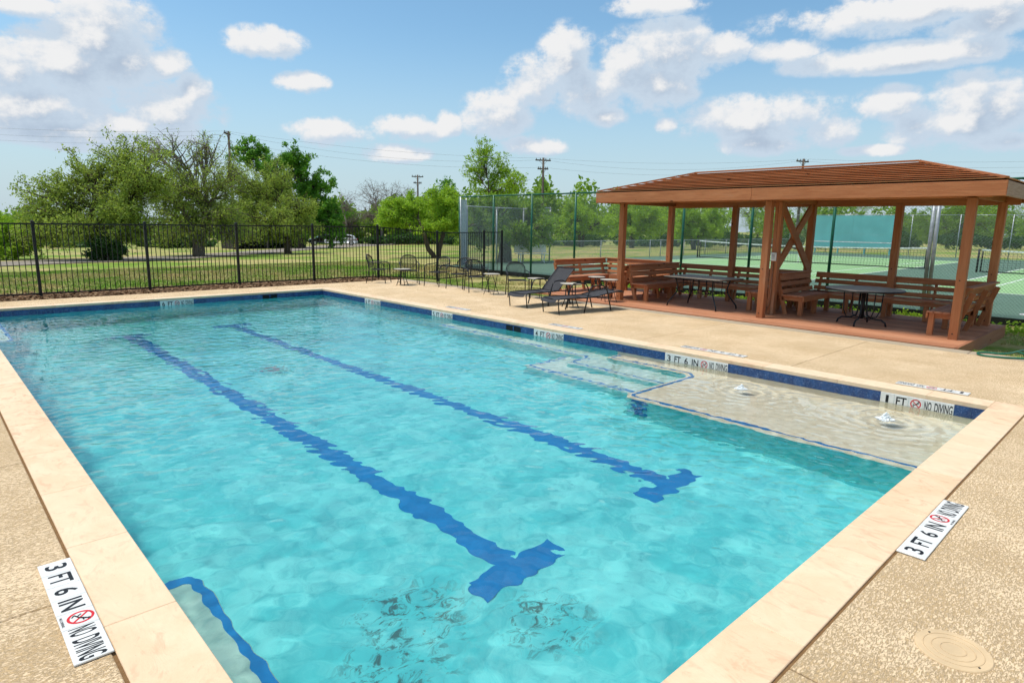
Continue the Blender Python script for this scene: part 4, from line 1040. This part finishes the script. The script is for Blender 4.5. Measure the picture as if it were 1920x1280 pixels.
def tree(name, label, base_px, lobes, kind, leaves, group=None, cat='tree', trunks=None, leaf=.11, seed=1, fork=.28, dep=None, rad=.2, twig=1.0, bark=None, droop=.25, base=None, dens=1.0):
    """lobes: (px, py, half-width px, half-height px[, leaf share]) ellipses of the crown as the photo shows them, placed at the tree's own distance"""
    r = np.random.default_rng(seed)
    B = base if base is not None else G(*base_px); dep = dep or depth_of(B); mpp = dep / FPX
    o = empty(name, B); tag(o, label, cat, group)
    cs = []
    for lb in lobes:
        rx, rz = lb[2] * mpp, lb[3] * mpp; c = at_depth(lb[0], lb[1], dep + r.uniform(-.5, .5) * rx); share = lb[4] if len(lb) > 4 else 1.
        cs.append((c - B, rx, max(.5, rx * .85), rz, share))
    W = MB(); tips = []
    trunks = trunks or [(0, 0)]
    top = max(c[0].z for c in cs); heads = []
    for (dx, dy) in trunks:
        h = fork * top * r.uniform(.85, 1.15); e = Vector((dx, dy, h)); s = Vector((dx * .12, dy * .12, -.15))
        pts = curve_pts(s, e, r, 6, .0, .05); W.tube(pts, [rad * 1.25] + [rad * (1 - .3 * i / 5) for i in range(1, 6)], 8); heads.append(e)
    tot = sum(c[1] * c[3] * c[4] for c in cs)
    Lv = []
    for (c, rx, ry, rz, share) in cs:
        h = min(heads, key=lambda q: (q - c).length); limb = curve_pts(h, c, r, 9, .10, .08); w0 = rad * .62 * min(1, (rx * rz) ** .5 / 1.2 + .25)
        W.tube(limb, [w0 * (1 - .75 * i / 8) for i in range(9)], 6)
        nsub = int(10 + 16 * min(1.6, rx * rz / 2)); subs = []
        for k in range(nsub):
            v = r.normal(0, 1, 3); v /= np.linalg.norm(v); q = r.uniform(.45, 1.0) ** .6
            e = c + Vector((v[0] * rx * q, v[1] * ry * q, v[2] * rz * q)); st = limb[r.integers(3, 9)]
            bp = curve_pts(st, e, r, 6, .12, .10); W.tube(bp, [max(.012, w0 * .3 * (1 - .85 * i / 5)) for i in range(6)], 4, cap=False); subs.append(bp)
        ntw = int(nsub * 4 * twig); per = max(1, int(leaves * rx * rz * share / tot / ntw)) if leaves else 0
        for k in range(ntw):
            bp = subs[r.integers(0, nsub)]; st = bp[r.integers(2, 6)]
            v = r.normal(0, 1, 3); v /= np.linalg.norm(v); L = r.uniform(.25, .55) * (rx * rz) ** .5 * .8
            e = st + Vector((v[0], v[1], v[2] * .8 - droop * .5)) * L
            tw = curve_pts(st, e, r, 4, -.05, .08); W.tube(tw, [q_ * (1.7 if not leaves else 1) for q_ in (.011, .009, .007, .005)], 3, cap=False)
            if per:
                P = np.array([p[:] for p in tw]); u = r.uniform(.15, 3, per); i = np.minimum(u.astype(int), 2); f = (u - i)[:, None]
                Lv.append(P[i] * (1 - f) + P[i + 1] * f + r.normal(0, .10 + .05 * L, (per, 3)))
    W.build('trunk', bark or M_BARK, o)
    if Lv:
        c = np.concatenate(Lv); n = len(c); a = r.normal(0, 1, (n, 3)); a[:, 2] -= droop * 2; a /= np.linalg.norm(a, axis=1)[:, None]
        b = np.cross(a, r.normal(0, 1, (n, 3))); b /= np.linalg.norm(b, axis=1)[:, None]; s = leaf * r.uniform(.6, 1.35, n)[:, None]
        v = np.stack([c - a * s, c + b * s * .42, c + a * s, c - b * s * .42], 1).reshape(-1, 3)
        link('crown', npmesh('crown', v, np.arange(n * 4).reshape(-1, 4)), LEAF[kind], o)
    return o
# big trees beyond the road, to the side of the iron fence
tree('mesquite_tree', 'wide olive-green mesquite with a leaning trunk above a dark shrub', (212, 488), [(110, 365, 70, 50), (170, 325, 70, 55), (235, 300, 60, 48), (120, 415, 85, 45), (230, 385, 80, 55), (60, 385, 35, 28, .5), (275, 330, 55, 60), (190, 430, 90, 38), (90, 440, 70, 34), (270, 430, 60, 35)], 'olive', 42000, seed=11, trunks=[(-1.2, .3), (.6, 0)], fork=.30, rad=.27, leaf=.082, twig=1.8)
tree('mesquite_tree', 'tall sparse mesquite with bare grey upper branches and twin trunks', (372, 481), [(325, 285, 65, 45, .3), (390, 275, 45, 40, .25), (305, 350, 60, 55), (370, 355, 60, 60, .8), (430, 335, 45, 55, .7), (345, 415, 80, 42), (270, 275, 30, 25, .25), (420, 405, 50, 40), (330, 440, 70, 22), (430, 440, 55, 22)], 'olive', 26000, seed=12, trunks=[(-.35, 0), (.75, .2)], fork=.36, rad=.27, leaf=.08, twig=2.4, bark=M_GREYBARK)
tree('mesquite_tree', 'rounded grey-green mesquite with a dark trunk at the road edge', (540, 476), [(460, 350, 55, 55), (515, 335, 50, 50), (560, 390, 45, 50), (440, 415, 60, 42), (510, 415, 65, 42), (470, 385, 60, 40), (560, 435, 50, 25), (480, 440, 60, 22)], 'olive', 38000, seed=13, trunks=[(.0, 0)], fork=.34, rad=.24, leaf=.082, twig=1.8)
tree('leafy_tree', 'dense deep-green broadleaf tree rising behind the mesquites', (565, 466), [(465, 285, 42, 30), (550, 298, 40, 33), (590, 350, 44, 38), (612, 400, 42, 40), (520, 345, 45, 45), (575, 420, 55, 35), (625, 430, 30, 30)], 'deep', 38000, seed=14, leaf=.16, rad=.3, fork=.35)
tree('low_shrub', 'very dark evergreen shrub at the foot of the leaning mesquite', (205, 490), [(195, 462, 24, 24), (215, 468, 18, 20), (185, 475, 18, 14)], 'dark', 7000, cat='shrub', seed=15, leaf=.09, rad=.05, fork=.15)
tree('mesquite_tree', 'bright yellow-green mesquite at the far end of the iron fence', (-20, 487), [(10, 425, 60, 28), (45, 440, 45, 30), (-50, 430, 50, 35), (20, 465, 60, 20)], 'bright', 18000, seed=16, rad=.2, leaf=.1)
tree('mesquite_tree', 'spreading bright green mesquite with a forked black trunk near the fence gate', (818, 484), [(770, 385, 55, 30), (720, 410, 35, 18, .8), (830, 375, 50, 30), (795, 420, 50, 22, .8), (850, 410, 35, 35), (745, 400, 40, 22)], 'bright', 34000, seed=17, trunks=[(-.95, .1), (.55, -.1)], fork=.45, rad=.17, leaf=.075)
tree('slender_tree', 'tall slender tree with open pale green leaves above the mesquites', (915, 462), [(905, 285, 32, 30), (935, 320, 40, 35), (890, 320, 26, 30), (965, 345, 40, 30), (920, 360, 45, 25)], 'bright', 8500, seed=18, leaf=.15, rad=.13, fork=.55, twig=1.3)
tree('mesquite_tree', 'large grey-green mesquite with a thick trunk behind the court screen', (945, 492), [(930, 400, 50, 40), (985, 410, 55, 40), (890, 420, 40, 45), (1020, 430, 40, 30), (960, 440, 60, 25)], 'mid', 26000, seed=19, trunks=[(0, 0)], fork=.42, rad=.40, leaf=.085)
for i, (bx, by, lob, k, n, lb) in enumerate((
        (1090, 463, [(1085, 400, 48, 38), (1120, 420, 45, 30), (1055, 425, 40, 28)], 'bright', 13000, 'bright green mesquite above the silver parked car'),
        (1185, 465, [(1170, 400, 45, 35), (1215, 405, 42, 38), (1190, 435, 50, 22)], 'bright', 13000, 'bright green mesquite behind the low fence gate'),
        (1300, 468, [(1290, 410, 48, 35), (1335, 415, 45, 38), (1310, 440, 55, 20)], 'bright', 14000, 'bright green mesquite with leaning trunks beyond the court net'),
        (1420, 462, [(1400, 400, 45, 30), (1450, 410, 45, 35), (1430, 435, 60, 22)], 'mid', 12000, 'mid-green mesquite seen between the middle pavilion posts'),
        (1580, 458, [(1560, 385, 60, 25), (1620, 380, 50, 22), (1500, 390, 45, 25)], 'mid', 12000, 'mid-green mesquite rising behind the teal practice wall'),
        (1800, 468, [(1740, 415, 55, 38), (1800, 400, 60, 45), (1850, 420, 50, 40), (1780, 445, 70, 22)], 'mid', 20000, 'large mesquite with a dark trunk past the second tennis net'),
        (1930, 466, [(1900, 415, 45, 35), (1950, 405, 60, 45), (1920, 445, 50, 20)], 'mid', 12000, 'mesquite at the far end of the court fence'))):
    tree('mesquite_tree', lb, (bx, by), lob, k, n, 'trees beyond the tennis courts', seed=30 + i, leaf=.13, rad=.24, fork=.4, trunks=[(-.4, 0), (.5, .2)])
for i, (bx, lob, lb) in enumerate(((650, [(645, 380, 30, 28), (660, 420, 30, 25)], 'leafless grey tree beside the dense broadleaf tree'), (715, [(700, 365, 38, 32), (735, 370, 32, 32), (690, 400, 40, 25)], 'leafless grey tree with a wide tangle of branches before the distant pole'), (770, [(765, 370, 22, 28), (775, 390, 25, 25)], 'small leafless grey tree next to the distant utility pole'))):
    tree('bare_tree', lb, (bx, 458), lob, 'olive', 0, 'leafless grey trees', seed=50 + i, rad=.22, fork=.4, twig=2.6, bark=M_GREYBARK, droop=-.2)
for i, (bx, lob, k) in enumerate(((835, [(835, 345, 24, 16), (850, 365, 30, 18), (820, 370, 25, 18)], 'deep'),)):
    tree('leafy_tree', 'small dark crown showing above the bright mesquite', (bx, 455), lob, k, 8000, seed=60 + i, leaf=.22, rad=.2)
def thicket(name, label, spans, kind, n, leaf, seed):
    """far belt of trees that reads as one mass: px span, base row, top row, depth"""
    r = np.random.default_rng(seed); C = []
    for (x0, x1, yb, yt, dep, cnt) in spans:
        for k in range(cnt):
            px = r.uniform(x0, x1); hh = (yb - yt) * r.uniform(.6, 1.05); c = at_depth(px, yb - hh * r.uniform(.4, .75), dep * r.uniform(.92, 1.1)); mpp = dep / FPX; rx = r.uniform(14, 32) * mpp; rz = hh * .38 * mpp
            m_ = n // sum(s[5] for s in spans); v = r.normal(0, 1, (m_, 3)); v /= np.linalg.norm(v, axis=1)[:, None]; v *= (r.uniform(.3, 1, m_) ** .5)[:, None] * (1 + .18 * np.sin(v[:, :1] * 7 + k) * np.cos(v[:, 2:] * 6))
            C.append(np.array(c[:]) + v * np.array([rx, rx, rz]))
    c = np.concatenate(C); m_ = len(c); a = r.normal(0, 1, (m_, 3)); a /= np.linalg.norm(a, axis=1)[:, None]; b = np.cross(a, r.normal(0, 1, (m_, 3))); b /= np.linalg.norm(b, axis=1)[:, None]; s = leaf * r.uniform(.6, 1.4, m_)[:, None]
    o = link(name, npmesh(name, np.stack([c - a*s, c + b*s*.5, c + a*s, c - b*s*.5], 1).reshape(-1, 3), np.arange(m_ * 4).reshape(-1, 4)), LEAF[kind]); tag(o, label, 'trees', kind='stuff')
thicket('distant_woods', 'far belt of dark trees closing the horizon behind the park', [(-500, 640, 470, 372, 105, 60), (600, 900, 462, 365, 108, 44), (860, 1260, 462, 345, 115, 46), (1200, 1960, 468, 372, 125, 60), (1900, 2700, 475, 370, 130, 40)], 'mid', 75000, .42, 5)
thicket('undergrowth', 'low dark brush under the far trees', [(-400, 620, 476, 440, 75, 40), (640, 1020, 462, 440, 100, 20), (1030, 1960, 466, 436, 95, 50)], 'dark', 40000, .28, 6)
# weeds along the foot of the court fence
def weeds():
    r = np.random.default_rng(9); C = []
    for k in range(170):
        y = r.uniform(-3, 12.5); x = r.uniform(8.1, 8.95) - (.8 * r.random() if r.random() < .25 else 0); z = terr(x, y); h = r.uniform(.08, .26); m_ = 26
        C.append(np.stack([x + r.normal(0, .11, m_), y + r.normal(0, .14, m_), z + r.uniform(.01, 1, m_) * h], 1))
    c = np.concatenate(C); m_ = len(c); a = r.normal(0, 1, (m_, 3)); a[:, 2] = abs(a[:, 2]) * .6; a /= np.linalg.norm(a, axis=1)[:, None]; b = np.cross(a, r.normal(0, 1, (m_, 3))); b /= np.linalg.norm(b, axis=1)[:, None]; s = r.uniform(.025, .06, m_)[:, None]
    o = link('weeds', npmesh('weeds', np.stack([c - a*s, c + b*s*.5, c + a*s, c - b*s*.5], 1).reshape(-1, 3), np.arange(m_ * 4).reshape(-1, 4)), LEAF['bright']); tag(o, 'leafy weeds growing along the foot of the court fence', 'weeds', kind='stuff')
weeds()

# ------------------------------------------------------------------ utility poles and wires
M_POLE = plain('weathered_pole_wood', (.13, .105, .085), .9, .1, 0, .3, 3)
def pole(px, py, dep, label, arms=1, rot=0.):
    t = at_depth(px, py, dep); z0 = terr(t.x, t.y); o = empty('utility_pole', (t.x, t.y, z0), rot); tag(o, label, 'utility pole', 'utility poles'); H = t.z - z0
    MB().tube([(0, 0, -.3), (0, 0, H)], [.17, .11], 10).build('shaft', M_POLE, o)
    for k in range(arms):
        z = H - .25 - k * .9; w = .85 - .25 * k
        MB().beam((-w, .12, z), (w, .12, z), .1, .13).build('crossarm', M_POLE, o)
        for x in (-w + .1, -.3, .3, w - .1): MB().disc((x, .12), .05, z + .07, z + .22, 8).build('insulator', plain('grey_insulator', (.25, .26, .27), .4), o)
        MB().tube([(-w * .6, .1, z), (0, 0, z - .5), (w * .6, .1, z)], .02, 5).build('arm_brace', M_POLE, o)
    return t, rot
P1 = pole(428, 246, 62, 'wooden utility pole with a short crossarm standing among the mesquites', 1, R(52))
P2 = pole(783, 328, 92, 'distant wooden utility pole beyond the leafless trees', 2, R(-25))
P3 = pole(1019, 296, 68, 'wooden utility pole with two crossarms beside the slender tree', 2, R(-30))
P4 = pole(1507, 298, 66, 'pale utility pole whose crossarm shows over the pavilion roof', 1, R(-20))
def wires():
    o = empty('power_lines', (0, 0, 0)); tag(o, 'thin power lines strung between the utility poles', 'power lines')
    wm = plain('dark_wire', (.25, .26, .28), .6, .2)
    ends = [at_depth(-500, 190, 70)] + [P1[0], P3[0], P4[0]] + [at_depth(2500, 262, 70)]
    for a, b in zip(ends, ends[1:]):
        for k, off in enumerate((-1.0, 0.0, 1.0)):
            d = (b - a); n = Vector((-d.y, d.x, 0)).normalized() * off * .9; L = d.length
            MB().tube([a.lerp(b, i/16) + n + Vector((0, 0, -.1 - abs(off) * .02 - (L * .018 + .25 * k) * 4 * (i/16) * (1 - i/16) - .9 * (k == 1) * 1)) for i in range(17)], .008, 4, cap=False).build('wire', wm, o)
wires()

# ------------------------------------------------------------------ cars, house, carport
M_GLASS = plain('dark_car_glass', (.01, .012, .014), .08, .6)
M_TYRE = plain('black_tyre', (.015, .015, .015), .85, .2); M_RIM = plain('alloy_rim', (.5, .5, .51), .3, .5, .8)
def car(px, py, dep, rz, paint, label, hatch=True):
    p = at_depth(px, py, dep); o = empty('parked_car', (p.x, p.y, terr(p.x, p.y) + .03), rz); tag(o, label, 'car', 'cars parked along the road')
    # side profile (x forward), lower body then cabin, lofted across the width
    low = [(-2.15, .32), (-2.2, .62), (-2.12, .95), (-1.2, 1.0), (.75, .98), (1.85, .84), (2.18, .68), (2.2, .35)]
    cab = [(-2.05, .96), (-1.75, 1.32), (-1.2, 1.48), (-.2, 1.5), (.35, 1.36), (1.05, .98)] if hatch else [(-1.75, .97), (-1.05, 1.36), (-.5, 1.43), (.1, 1.42), (.5, 1.3), (1.1, .98)]
    def loft(prof, ws):
        mb = MB(); n = len(prof); vs = []
        for y, inset, dz in ws: vs += [(x * (1 - inset), y, z - dz * (z > .9)) for x, z in prof]
        fs = [(i*n+k, i*n+(k+1) % n, i*n+n+(k+1) % n, i*n+n+k) for i in range(len(ws) - 1) for k in range(n)]
        fs += [tuple(range(n)), tuple(reversed([(len(ws)-1)*n+k for k in range(n)]))]
        return mb.add(vs, fs, True)
    body = loft(low, [(-.88, .03, .03), (-.8, .0, 0), (.8, 0, 0), (.88, .03, .03)]).build('body', paint, o)
    loft(cab, [(-.74, .05, .06), (-.6, .0, 0), (.6, 0, 0), (.74, .05, .06)]).build('cabin', paint, o)
    for sy in (-1, 1):
        sd = MB(); y = sy * .755; w = [(-1.55, 1.05), (-1.35, 1.30), (-.35, 1.40), (.25, 1.30), (.75, 1.04)]
        sd.add([(x, y, z) for x, z in w] + [(x, y * .9, z) for x, z in w], [(0,1,2,3,4) if sy < 0 else (4,3,2,1,0)] + [(i, i+1, i+6, i+5) for i in range(4)]).build('side_window', M_GLASS, o)
        MB().box(-2.215, -2.1, sy*.72 - .14, sy*.72 + .14, .78, .92).build('tail_light', plain('red_lamp', (.5, .01, .01), .2), o)
        MB().box(2.05, 2.19, sy*.66 - .16, sy*.66 + .16, .66, .78).build('headlight', plain('clear_lamp', (.7, .7, .7), .15), o)
        for x in (-1.35, 1.32):
            wl = MB().add(*(lambda n=20: ([(x + rr*math.cos(2*math.pi*k/n), sy*yy, .33 + rr*math.sin(2*math.pi*k/n)) for rr, yy in ((.33, .70), (.33, .895), (.24, .90)) for k in range(n)], [(i*n+k, i*n+(k+1) % n, i*n+n+(k+1) % n, i*n+n+k) for i in range(2) for k in range(n)]))()).build('tyre', M_TYRE, o)
            MB().add([(x + .235*math.cos(2*math.pi*k/16), sy*.897, .33 + .235*math.sin(2*math.pi*k/16)) for k in range(16)], [tuple(range(16))]).build('rim', M_RIM, wl)
    rw = MB().add([(-2.07, -.58, 1.02), (-2.07, .58, 1.02), (-1.80, .52, 1.30), (-1.80, -.52, 1.30)], [(0,1,2,3)]).build('rear_window', M_GLASS, o); rw.location = (-.03, 0, .02)
    MB().add([(1.0, -.6, 1.02), (1.0, .6, 1.02), (.42, .55, 1.33), (.42, -.55, 1.33)], [(3,2,1,0)]).build('windscreen', M_GLASS, o).location = (.03, 0, .015)
    MB().box(-2.24, -2.2, -.8, .8, .34, .52).build('rear_bumper', paint, o)
white = plain('white_car_paint', (.72, .73, .74), .2, .6, 0, .04); silver = plain('silver_car_paint', (.42, .43, .45), .25, .6, .4, .05); black = plain('black_car_paint', (.015, .015, .017), .2, .6)
ca = math.atan2(-.62, .78)
car(640, 461, 88, R(150), white, 'white parked car on the road verge seen from behind')
car(606, 461, 92, R(165), black, 'black parked car just ahead of the white one')
car(1056, 453, 128, R(-40), silver, 'silver parked car under the mesquites beyond the court', False)
def house():
    a, b = at_depth(742, 457, 108), at_depth(872, 453, 108); d = (b - a); L = math.hypot(d.x, d.y) + 3; o = empty('white_house', (a.x, a.y, terr(a.x, a.y)), math.atan2(d.y, d.x)); tag(o, 'long low white house half hidden behind the bright mesquite', 'house')
    wp = plain('white_siding', (.70, .72, .74), .7, .2, 0, .05)
    MB().box(0, L, 0, 6, -.3, 2.7).build('wall', wp, o)
    rf = MB().add([(-.4, -.5, 2.7), (L + .4, -.5, 2.7), (L + .4, 6.5, 2.7), (-.4, 6.5, 2.7), (-.4, 3, 4.0), (L + .4, 3, 4.0)], [(0,1,5,4),(2,3,4,5),(0,4,3),(1,2,5)]).build('roof', plain('grey_shingle', (.2, .2, .2), .9), o)
    for x in (2, 5, 9):
        w = MB().box(x, x + 1.1, -.03, -.005, .9, 2.1).build('window', M_GLASS, o); MB().box(x - .08, x + 1.18, -.05, -.032, .82, .9).build('sill', wp, w)
    MB().box(7.2, 8.1, -.03, -.005, -.1, 2.0).build('door', plain('brown_door', (.12, .07, .05), .5), o)
    # carport among the trees
    a, b = at_depth(440, 474, 66), at_depth(560, 470, 70); d = b - a; L = math.hypot(d.x, d.y); c = empty('carport', (a.x, a.y, terr(a.x, a.y)), math.atan2(d.y, d.x)); tag(c, 'dark open carport with a flat grey roof behind the tree trunks', 'carport')
    MB().bbox(-.3, L + .3, -.3, 5.5, 2.35, 2.6, .02).build('roof', plain('grey_metal_roof', (.30, .30, .30), .6), c)
    MB().box(0, L, 5.2, 5.3, -.3, 2.35).build('back_wall', plain('dark_brown_boards', (.03, .024, .02), .9), c)
    for sx in (0, L): MB().box(sx - .05, sx + .05, .3, 5.2, -.3, 2.35).build('side_wall', plain('dark_brown_side', (.035, .028, .022), .9), c)
    for x in (0, L / 2, L): MB().box(x - .06, x + .06, -.06, .06, -.3, 2.35).build('post', M_GREYBARK, c)
house()
# foam mounds where the two bubblers break the surface
foam = plain('white_foam', (.85, .87, .86), .5, .3, 0, .05)
for i, (x, y, s) in enumerate(((-.77, 2.49, .65), (-.79, .78, .85))):
    r = np.random.default_rng(80 + i); mb = MB(); N, Mv = 14, 28; vs = []
    ico = [(0, 0, 1)] + [(.894*math.cos(q*1.2566), .894*math.sin(q*1.2566), .447) for q in range(5)] + [(.894*math.cos(q*1.2566+.628), .894*math.sin(q*1.2566+.628), -.447) for q in range(5)] + [(0, 0, -1)]
    fc = [(0, 1+q, 1+(q+1) % 5) for q in range(5)] + [(1+q, 6+q, 1+(q+1) % 5) for q in range(5)] + [(1+(q+1) % 5, 6+q, 6+(q+1) % 5) for q in range(5)] + [(11, 6+(q+1) % 5, 6+q) for q in range(5)]
    for k in range(700):
        an = r.uniform(0, 6.28); u = r.random(); rr = .13 * s * u ** .7; top_ = .075 * s * math.exp(-(rr / (.06 * s)) ** 2) * (1 + .3 * math.sin(3 * an)); q = r.uniform(.003, .010) * (.5 + .8 * (1 - u)); h = ZW - .005 + r.uniform(.2, 1.05) * top_
        mb.add([(x + rr*math.cos(an) + q*v[0], y + rr*math.sin(an) + q*v[1], h + q*v[2]) for v in ico], fc, True)
    o = mb.build('bubbler_foam', foam); tag(o, ['white mound of bubbling water on the sun shelf, before the 3 FT 6 IN tiles', 'white mound of bubbling water on the sun shelf, before the 1 FT tiles'][i], 'bubbler', 'bubblers on the sun shelf')

# ------------------------------------------------------------------ sky with cumulus clouds
def build_sky():
    t = WT
    gen = t.new('ShaderNodeTexCoord').outputs['Generated']
    grp = bpy.data.node_groups.new('cloud_density', 'ShaderNodeTree')
    grp.interface.new_socket('Vector', in_out='INPUT', socket_type='NodeSocketVector'); grp.interface.new_socket('Density', in_out='OUTPUT', socket_type='NodeSocketFloat')
    g = NT(grp); gi, go = g.new('NodeGroupInput'), g.new('NodeGroupOutput')
    def angles(px, py): d = ray(px, py); return math.atan2(d.x, d.y), math.asin(d.z)
    # cumulus seen in the photo: centre px, half-size px, weight
    cl = [(195, 80, 75, 62, 1.1), (110, 120, 75, 60, 1.1), (25, 140, 60, 55, 1.0), (230, 120, 60, 50, .9), (70, 195, 150, 55, .8), (310, 120, 45, 28, .6), (300, 205, 80, 45, 1.0), (360, 165, 28, 34, .8), (130, 245, 130, 28, .75), (230, 235, 90, 30, .8),
          (497, 83, 62, 27, .85), (563, 152, 48, 20, .7), (620, 245, 75, 28, .7), (35, 10, 60, 24, .6), (770, 240, 85, 26, .55), (840, 232, 30, 25, .6), (740, 288, 70, 20, .5),
          (1065, 115, 48, 52, 1.0), (1010, 160, 60, 45, 1.0), (930, 215, 65, 38, .9), (1090, 160, 80, 50, .9), (1170, 120, 55, 50, .9), (1265, 95, 75, 45, 1.1), (1240, 165, 60, 45, .85), (1345, 95, 60, 30, .8), (1140, 222, 38, 20, .7), (1000, 275, 70, 22, .5),
          (1470, 97, 65, 22, .7), (1700, 105, 180, 22, .8), (1230, 8, 90, 20, .7), (1720, 22, 230, 30, .75), (1860, 40, 90, 30, .6),
          (1430, 225, 130, 38, .95), (1560, 240, 60, 30, .7), (1420, 270, 90, 22, .6), (1665, 198, 55, 28, .8), (1815, 190, 50, 38, 1.0), (1800, 230, 100, 38, .9), (1890, 205, 60, 50, .9), (1900, 265, 60, 22, .7), (1640, 282, 60, 12, .45), (1250, 235, 25, 16, .5)]
    acc = None
    for (px, py, rx, ry, w) in cl:
        az, el = angles(px, py); k = 1.5 / FPX * (.55 + .45 * w); sx, sy = 1 / (rx * k), 1 / (ry * k)
        n_ = g.n.new('ShaderNodeVectorMath'); n_.operation = 'MULTIPLY_ADD'; g.l.new(gi.outputs[0], n_.inputs[0]); n_.inputs[1].default_value = (sx, sy, 0); n_.inputs[2].default_value = (-az * sx, -el * sy, 0)
        v = g.vmath('LENGTH', n_.outputs[0], out=1); acc = v if acc is None else g.math('MINIMUM', acc, v)
    acc = g.math('SUBTRACT', 1.0, acc, clamp=True)
    # scattered clouds over the rest of the sky, outside the part the photo shows
    az0 = YAW; far = g.new('ShaderNodeSeparateXYZ'); g.l.new(gi.outputs[0], far.inputs[0])
    daz = g.math('ABSOLUTE', g.math('SUBTRACT', far.outputs[0], az0)); outm = g.math('MAXIMUM', g.ramp(daz, .72, .95), g.ramp(far.outputs[1], .36, .55))
    def n2d(vec, sc, det, rough):
        q = g.new('ShaderNodeTexNoise', noise_dimensions='2D', inp={'Scale': 1.0, 'Detail': det, 'Roughness': rough, 'Distortion': 0.0}); n_ = g.n.new('ShaderNodeVectorMath'); n_.operation = 'MULTIPLY'; g.l.new(vec, n_.inputs[0]); n_.inputs[1].default_value = sc; g.l.new(n_.outputs[0], q.inputs['Vector']); return q.outputs[0]
    n0 = n2d(gi.outputs[0], (13, 17, 1), 8, .64)
    gen_c = g.ramp(n2d(gi.outputs[0], (3.2, 5.5, 1), 1, .5), .5, .72, 0, .9)
    acc = g.math('MAXIMUM', acc, g.math('MULTIPLY', gen_c, outm))
    f = g.math('MULTIPLY', g.math('SUBTRACT', n0, .5), 1.5)
    g.l.new(g.math('ADD', acc, g.math('MULTIPLY', f, g.ramp(acc, 0, .3))), go.inputs[0])
    # direction to azimuth and elevation
    sp = t.new('ShaderNodeSeparateXYZ'); t.l.new(gen, sp.inputs[0]); az = t.math('ARCTAN2', sp.outputs[0], sp.outputs[1]); el = t.math('ARCSINE', sp.outputs[2])
    ve = t.new('ShaderNodeCombineXYZ'); t.l.new(az, ve.inputs[0]); t.l.new(el, ve.inputs[1])
    def dens(v): q = t.new('ShaderNodeGroup'); q.node_tree = grp; t.l.new(v, q.inputs[0]); return q.outputs[0]
    d0 = dens(ve.outputs[0]); d1 = dens(t.vmath('ADD', ve.outputs[0], (-.016, .022, 0)))
    alpha = t.ramp(d0, .12, .50); lit = t.ramp(t.math('SUBTRACT', d0, d1), -.06, .50); core = t.ramp(d0, .45, 1.1)
    shade = t.mix(core, c4((2.65, 3.15, 3.7)), c4((2.05, 2.5, 3.1))); col = t.mix(lit, shade, c4((4.0, 4.02, 4.05)))
    # clear sky: Nishita, a little deeper and cooler, paling towards the horizon
    base = t.new('ShaderNodeMix', data_type='RGBA', blend_type='MULTIPLY', inp={0: 1.0}); t.l.new(SKY.outputs[0], base.inputs[6]); base.inputs[7].default_value = (.57, .73, .73, 1)
    clear = t.mix(t.ramp(el, .30, -.02, 0, .85), base.outputs[2], c4((2.5, 3.05, 3.5)))
    fin = t.mix(t.math('MULTIPLY', alpha, t.ramp(el, -.02, .03)), clear, col)
    bg = t.new('ShaderNodeBackground', inp={'Strength': .12}); t.l.new(fin, bg.inputs[0]); wo = t.new('ShaderNodeOutputWorld'); t.l.new(bg.outputs[0], wo.inputs[0])
build_sky()
